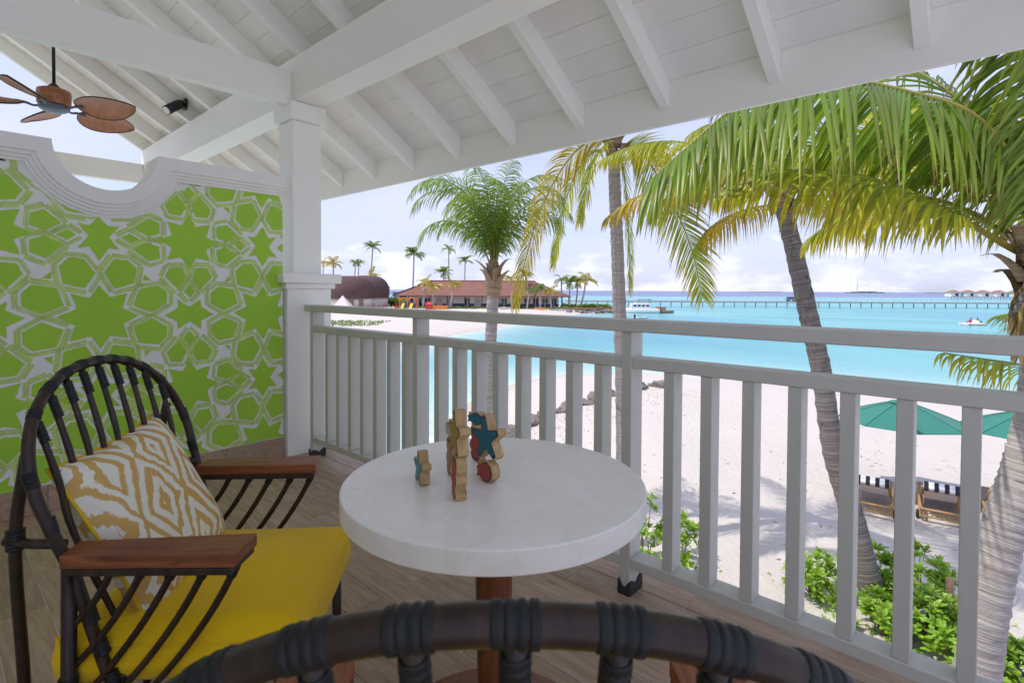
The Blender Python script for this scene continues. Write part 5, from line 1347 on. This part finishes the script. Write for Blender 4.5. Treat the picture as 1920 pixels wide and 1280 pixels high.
one('far_planting', fp, 'far_green', V(-8, 140, GZ), 'low green planting along the far beach and pavilion', 'plants', None, 'stuff')

def hull(mb, L, B, H, z0, bow=0.35, n=14, sheer=.25, stern=.85):
    # closed lofted hull along +x
    vs = []; k = 8
    for i in range(n+1):
        u = i/n; w = B/2*(stern+(1-stern)*math.sin(min(1, u*2.2)*PI/2))*(1-max(0, (u-.45)/.55)**2.2)+.01; top = H*(1+sheer*max(0, u-.4)**1.5); x = L*(u-.5)
        for j in range(k):
            a = PI*j/(k-1); vs.append((x+bow*max(0, u-.7)*(math.sin(a)*-1+1), -w*math.cos(a), z0+top-(top)*math.sin(a)**.6))
    fs = [(i*k+j, (i+1)*k+j, (i+1)*k+j+1, i*k+j+1) for i in range(n) for j in range(k-1)]
    fs += [(i*k+k-1, (i+1)*k+k-1, (i+1)*k, i*k) for i in range(n)]+[tuple(range(k)), tuple(n*k+j for j in range(k))[::-1]]
    mb.add(vs, fs, None, None, True); return mb
def place(mb, M): mb.v = [tuple(M @ Vector(v)) for v in mb.v]; return mb
def beachM(r, d, z, ang): q = math.atan2(R0.y, R0.x)+ang; return Matrix.Translation(V(r, d, z)) @ Matrix.Rotation(q, 4, 'Z')
for r, d, ang, c1, c2, lb in ((7.4, 136, rad(-28), 'yellow_paint', 'red_paint', 'yellow and red kayak lying on the far beach'), (-2.2, 140, rad(8), 'maroon_paint', 'hull_white', 'dark red kayak on the sand behind the bushy palm'), (-1.0, 143, rad(5), 'hull_white', 'maroon_paint', 'white kayak on the sand just beyond the dark red one'), (13.5, 146, rad(4), 'hull_white', 'concrete', 'pale kayak at the foot of the far planting')):
    M = beachM(r, d, ground_z(r, d)-.03, ang); t = root('kayak', V(r, d, ground_z(r, d)), lb, 'kayak', 'kayaks on the far beach')
    vs = []; n, k = 16, 10
    for i in range(n+1):
        u = -1+2*i/n; w = .42*(1-abs(u)**2.4)+.01
        for j in range(k): a = 2*PI*j/k; vs.append((2.2*u, w*math.cos(a), .28+.20*u**2+.20*math.sin(a)*(1-abs(u)**3)))
    fs = [(i*k+j, (i+1)*k+j, (i+1)*k+(j+1) % k, i*k+(j+1) % k) for i in range(n) for j in range(k)]
    part('hull', place(MB().add(vs, fs, None, None, True), M), c1, t); part('cockpit', place(MB().box(-.75, .75, -.25, .25, .44, .52, None, .03), M), c2, t); part('side_stripe', place(MB().tube([(2.1*u_/8, -.43*(1-abs(u_/8)**2.4)-.012, .30+.2*(u_/8)**2) for u_ in range(-7, 8)], .07, 6), M), c2, t)
# motor yacht and work boat at the jetty
M = beachM(33.5, 139, SEA-.25, rad(180)); t = root('motor_boat', V(33.5, 139, SEA), 'white motor boat with navy canopy moored by the jetty', 'boat')
part('hull', place(hull(MB(), 9.6, 3.0, 1.45, 0, .8), M), 'hull_white', t)
cb = part('cabin', place(MB().box(-2.4, 2.6, -1.15, 1.15, 1.40, 2.75, None, .12), M), 'hull_white', t)
for i in range(4): part('window', place(MB().box(-2.0+i*1.1, -1.2+i*1.1, -1.165, 1.165, 2.0, 2.5, None, .03), M), 'dark_glass', cb)
part('windscreen', place(MB().add([(2.62, -1.0, 1.9), (2.62, 1.0, 1.9), (2.2, .9, 2.9), (2.2, -.9, 2.9)], [(0, 1, 2, 3)]), M), 'dark_glass', cb)
part('flybridge', place(MB().box(-2.2, 1.6, -1.0, 1.0, 2.78, 3.05, None, .05), M), 'hull_white', t)
part('canopy', place(MB().box(-2.6, .6, -1.05, 1.05, 3.75, 3.88, None, .04), M), 'navy', t)
for xx, yy in ((-2.3, -.9), (-2.3, .9), (.4, -.9), (.4, .9)): part('canopy_pole', place(MB().tube([(xx, yy, 3.0), (xx, yy, 3.78)], .04, 6), M), 'navy', t)
part('bow_rail', place(MB().tube([(2.4, -1.1, 2.0), (3.6, -.8, 2.15), (4.6, 0, 2.3), (3.6, .8, 2.15), (2.4, 1.1, 2.0)], .03, 5), M), 'hull_white', t)
part('outboard', place(MB().box(-5.2, -4.75, -.45, .45, .3, 1.5, None, .08), M), 'navy', t)
M = beachM(39.8, 140, SEA-.2, rad(0)); t = root('work_boat', V(39.8, 140, SEA), 'small tan work boat moored behind the white motor boat', 'boat')
part('hull', place(hull(MB(), 5.2, 2.0, .9, 0, .5), M), 'stake_wood', t); part('wheelhouse', place(MB().box(-1.9, .4, -.8, .8, .88, 1.9, None, .06), M), 'deck_wood', t); part('outboard', place(MB().box(-2.95, -2.6, -.2, .2, .3, 1.2, None, .05), M), 'navy', t)
M = beachM(27.2, 112, SEA-.15, rad(20)); t = root('dinghy', V(27.2, 112, SEA), 'small blue and white dinghy low behind the top rail', 'boat')
part('hull', place(hull(MB(), 3.0, 1.3, .55, 0, .4), M), 'hull_white', t); part('outboard', place(MB().box(-1.75, -1.45, -.18, .18, .2, 1.05, None, .05), M), 'navy', t); part('seat', place(MB().box(-.6, -.2, -.55, .55, .5, .62), M), 'navy', t)

# ---- people
def person(r, d, z, pose, ang, label, shirt, name='person'):
    bm = bmesh.new()
    if pose == 'stand':
        J = {'p': (0, 0, .92), 'c': (0, 0, 1.28), 'n': (0, 0, 1.48), 'h': (.02, 0, 1.66), 'sl': (0, .19, 1.42), 'el': (.02, .27, 1.14), 'wl': (.08, .28, .90), 'sr': (0, -.19, 1.42), 'er': (.02, -.27, 1.14), 'wr': (.08, -.28, .90), 'hl': (0, .09, .90), 'kl': (.03, .11, .50), 'al': (-.02, .12, .06), 'fl': (.14, .13, .03), 'hr': (0, -.09, .90), 'kr': (.03, -.11, .50), 'ar': (-.02, -.12, .06), 'fr': (.14, -.13, .03)}
    else:
        J = {'p': (0, 0, .12), 'c': (-.06, 0, .46), 'n': (-.08, 0, .66), 'h': (-.05, 0, .84), 'sl': (-.07, .19, .60), 'el': (.10, .26, .40), 'wl': (.30, .20, .36), 'sr': (-.07, -.19, .60), 'er': (.10, -.26, .40), 'wr': (.30, -.20, .36), 'hl': (.02, .09, .12), 'kl': (.42, .13, .34), 'al': (.70, .12, .06), 'fl': (.82, .12, .10), 'hr': (.02, -.09, .12), 'kr': (.42, -.13, .34), 'ar': (.70, -.12, .06), 'fr': (.82, -.12, .10)}
    RR = {'p': .15, 'c': .16, 'n': .06, 'h': .10, 's': .065, 'e': .045, 'w': .035, 'k': .06, 'a': .045, 'f': .04}
    E_ = [('p', 'c'), ('c', 'n'), ('n', 'h')]
    for q in 'lr': E_ += [('c', 's'+q), ('s'+q, 'e'+q), ('e'+q, 'w'+q), ('p', 'h'+q), ('h'+q, 'k'+q), ('k'+q, 'a'+q), ('a'+q, 'f'+q)]
    ks = list(J); me = bpy.data.meshes.new('body'); me.from_pydata([J[k] for k in ks], [(ks.index(a), ks.index(b)) for a, b in E_], [])
    o = bpy.data.objects.new('tmp', me); COL.objects.link(o); sk_ = o.modifiers.new('s', 'SKIN'); ss = o.modifiers.new('b', 'SUBSURF'); ss.levels = ss.render_levels = 1
    for i, k in enumerate(ks):
        q = RR.get(k) or (0.09 if k in ('hl', 'hr') else RR.get(k[0], .05)); me.skin_vertices[0].data[i].radius = (q, q); me.skin_vertices[0].data[i].use_root = (k == 'p')
    dg = bpy.context.evaluated_depsgraph_get(); m2 = bpy.data.meshes.new_from_object(o.evaluated_get(dg)); bpy.data.objects.remove(o)
    m2.materials.clear(); m2.materials.append(MATS['skin']); m2.materials.append(MATS[shirt])
    zc, zn = (J['p'][2]-.12, J['n'][2]-.04)
    for f in m2.polygons: f.use_smooth = True; f.material_index = 1 if zc < f.center.z < zn and abs(f.center.y) < .24 else 0
    t = root(name, V(r, d, z), label, 'person', None, math.atan2(R0.y, R0.x)+ang)
    link('body', m2, None, t)
    hx, hy, hz = J['h']; part('hair', MB().lathe([(.112, -.03), (.115, .03), (.09, .09), (.04, .118), (0.0, .122)], 12, (hx-.02, hy, hz)), 'dark_hair', t, False)
person(-18.2, 139, ground_z(-18.2, 139), 'stand', rad(-80), 'person in red standing on the far sand by the playhouse', 'swim_red')
M = beachM(82.5, 95.5, SEA-.12, rad(180)); t = root('pedal_boat', V(82.5, 95.5, SEA), 'white flat pedal boat carrying two people on the lagoon', 'boat')
for s in (-1, 1): part('float', place(hull(MB(), 3.8, .62, .42, 0, .3), M @ Matrix.Translation((0, s*.55, 0))), 'hull_white', t)
part('deck', place(MB().box(-1.5, 1.2, -.80, .80, .40, .52, None, .04), M), 'hull_white', t); part('side_stripe', place(MB().box(-1.55, 1.25, -.875, .875, .22, .32), M), 'red_paint', t)
part('seat', place(MB().box(-.75, -.55, -.7, .7, .50, 1.0, None, .04), M), 'hull_white', t)
person(82.5-.55, 95.2, SEA+.42, 'sit', rad(180), 'left of two people sitting on the pedal boat', 'swim_red')
person(82.5+.95, 95.4, SEA+.42, 'sit', rad(0), 'right of two people sitting on the pedal boat, leaning back', 'dark_hair')

# ---- jetty
jt = root('jetty', V(60, 200, SEA), 'long pale concrete jetty on many piles crossing the lagoon', 'jetty')
part('deck', boxV(20, 262, 199, 202.4, -3.0, -2.45), 'concrete', jt)
part('handrail', TV(MB().tube([(20, 199.1, -1.40), (262, 199.1, -1.40)], .05, 5)), 'hull_white', jt); part('handrail', TV(MB().tube([(20, 199.1, -1.90), (262, 199.1, -1.90)], .035, 5)), 'hull_white', jt)
pm1 = MB().tube([(0, 0, -1.9), (0, 0, 1.59)], .15, 8).mesh('pile'); pm2 = MB().box(-.05, .05, -.05, .05, 0, 1.06).mesh('railing_post')
for i in range(60):
    for yy in (199.6,): link('pile', pm1, 'pile', jt, V(24+i*3.95, yy, SEA)-jt.location)
for i in range(120): link('railing_post', pm2, 'hull_white', jt, V(21+i*1.98, 199.1, -2.45)-jt.location)
bg_ = root('buggy', V(105, 200.6, -2.44), 'small dark buggy driving along the jetty', 'buggy'); M = beachM(105, 200.6, -2.44, 0)
part('body', place(MB().box(-1.9, 1.9, -.7, .7, .35, 1.0, None, .12), M), 'navy', bg_); part('cabin', place(MB().box(-1.5, 1.1, -.65, .65, 1.02, 1.55, None, .15), M), 'dark_glass', bg_); part('roof', place(MB().box(-1.7, 1.2, -.72, .72, 1.56, 1.68, None, .04), M), 'navy', bg_)
for xx in (-1.2, 1.2):
    for yy in (-.68, .68): part('wheel', place(MB().lathe([(0, -.1), (.3, -.1), (.33, -.05), (.33, .05), (.3, .1), (0, .1)], 14, (xx, yy, .34), True, Matrix.Rotation(PI/2, 4, 'X')), M), 'black_rubber', bg_)
# landing stage and boulders where the jetty leaves the beach
ls = root('landing_stage', V(22, 141, SEA), 'brown landing stage at the end of the far beach beside the boats', 'pier')
part('deck', boxV(14.5, 28.5, 141, 145, -3.75, -3.4), 'stake_wood', ls); part('ramp', TV(MB().box(-2.6, 2.6, -.7, .7, -.08, .08, Matrix.Translation((25.0, 139.8, -3.55)) @ Matrix.Rotation(rad(16), 4, 'Y'))), 'deck_wood', ls)
for i in range(6): part('pile', TV(MB().tube([(17+i*2.2, 141.3, -5.5), (17+i*2.2, 141.3, -3.76)], .16, 6)), 'pile', ls)
for i in range(44):
    r, d = 14+rk.random()*12, 136+rk.uniform(-1, 1.6); sz = rk.uniform(.25, .6); o = link('boulder', rock_m[rk.randrange(5)], None); o.location = V(r, d, -4.35+rk.uniform(0, .45)); o.scale = (sz*1.2, sz, sz); o.rotation_euler = (0, 0, rk.uniform(0, 6)); tag(o, 'grey boulder heaped at the end of the far beach before the landing stage', 'boulder', 'boulders at the far point')

# ---- overwater villas
for i, px in enumerate((1789, 1817, 1845, 1874, 1905, 1934)):
    d = 480; r = (px-960)/1000*d; w = 5.6
    t = root('overwater_villa', V(r, d, SEA), ['leftmost overwater villa, with a turquoise side', 'second overwater villa from the left', 'middle overwater villa of the row', 'fourth overwater villa from the left', 'overwater villa at the right picture edge', 'last overwater villa of the row'][i], 'villa', 'overwater villas on the horizon')
    part('deck', boxV(r-w-.8, r+w+.8, d-5, d+5, -2.75, -2.35), 'concrete', t)
    part('wall', boxV(r-w, r+w*.55, d-3.5, d+4, -2.34, 1.2), 'hull_white', t); part('side_wing', boxV(r+w*.56, r+w, d-3.5, d+4, -2.34, .4), 'teal_paint' if i in (0, 3) else 'hull_white', t)
    part('roof', TV(MB().add(*hip_roof(r-w, r+w*.6, d-3.5, d+4, 1.21, 3.6, 3.4, .7))), 'villa_roof', t)
    part('window', boxV(r-1.8, r+.8, d-3.58, d-3.505, -2.0, .6), 'dark_glass', t)
    for k in range(5): part('stilt', TV(MB().tube([(r-w+k*w/2, d-4, -6), (r-w+k*w/2, d-4, -2.76)], .22, 6)), 'pile', t)
# ---- islands on the horizon
for (pa_, pb_, h, d, lb) in ((1583, 1660, 11, 2900, 'low wooded island on the horizon with a mast'), (1400, 1470, 4, 3600, 'faint flat island line on the horizon behind the leaning palm'), (1730, 1772, 4, 3300, 'faint island line on the horizon left of the villas')):
    ra, rb_ = (pa_-960)/1000*d, (pb_-960)/1000*d; n = 60; vs = []; rng = random.Random(pa_)
    for i in range(n+1):
        u = i/n; x = ra+(rb_-ra)*u; hh = h*(math.sin(PI*u)**.4)*rng.uniform(.55, 1.0)+.2
        vs += [(x, d-40*math.sin(PI*u)-1, SEA-1), (x, d-20*math.sin(PI*u), SEA+hh), (x, d+60*math.sin(PI*u)+1, SEA-1)]
    o = struct('island', TV(MB().add(vs, [f for i in range(n) for f in ((i*3, i*3+3, i*3+4, i*3+1), (i*3+1, i*3+4, i*3+5, i*3+2))])), 'island_green', V((ra+rb_)/2, d, SEA))
mb_ = V((1607-960)/1000*2900, 2900, SEA)
ms = root('mast', mb_, 'thin lattice mast on the far island', 'mast'); part('pole', MB().tube([mb_, mb_+Vector((0, 0, 84))], [1.2, .6], 5), 'concrete', ms)
for z in (30, 52, 70): part('platform', MB().box(-2, 2, -2, 2, z, z+1.2, Matrix.Translation(mb_)), 'concrete', ms)
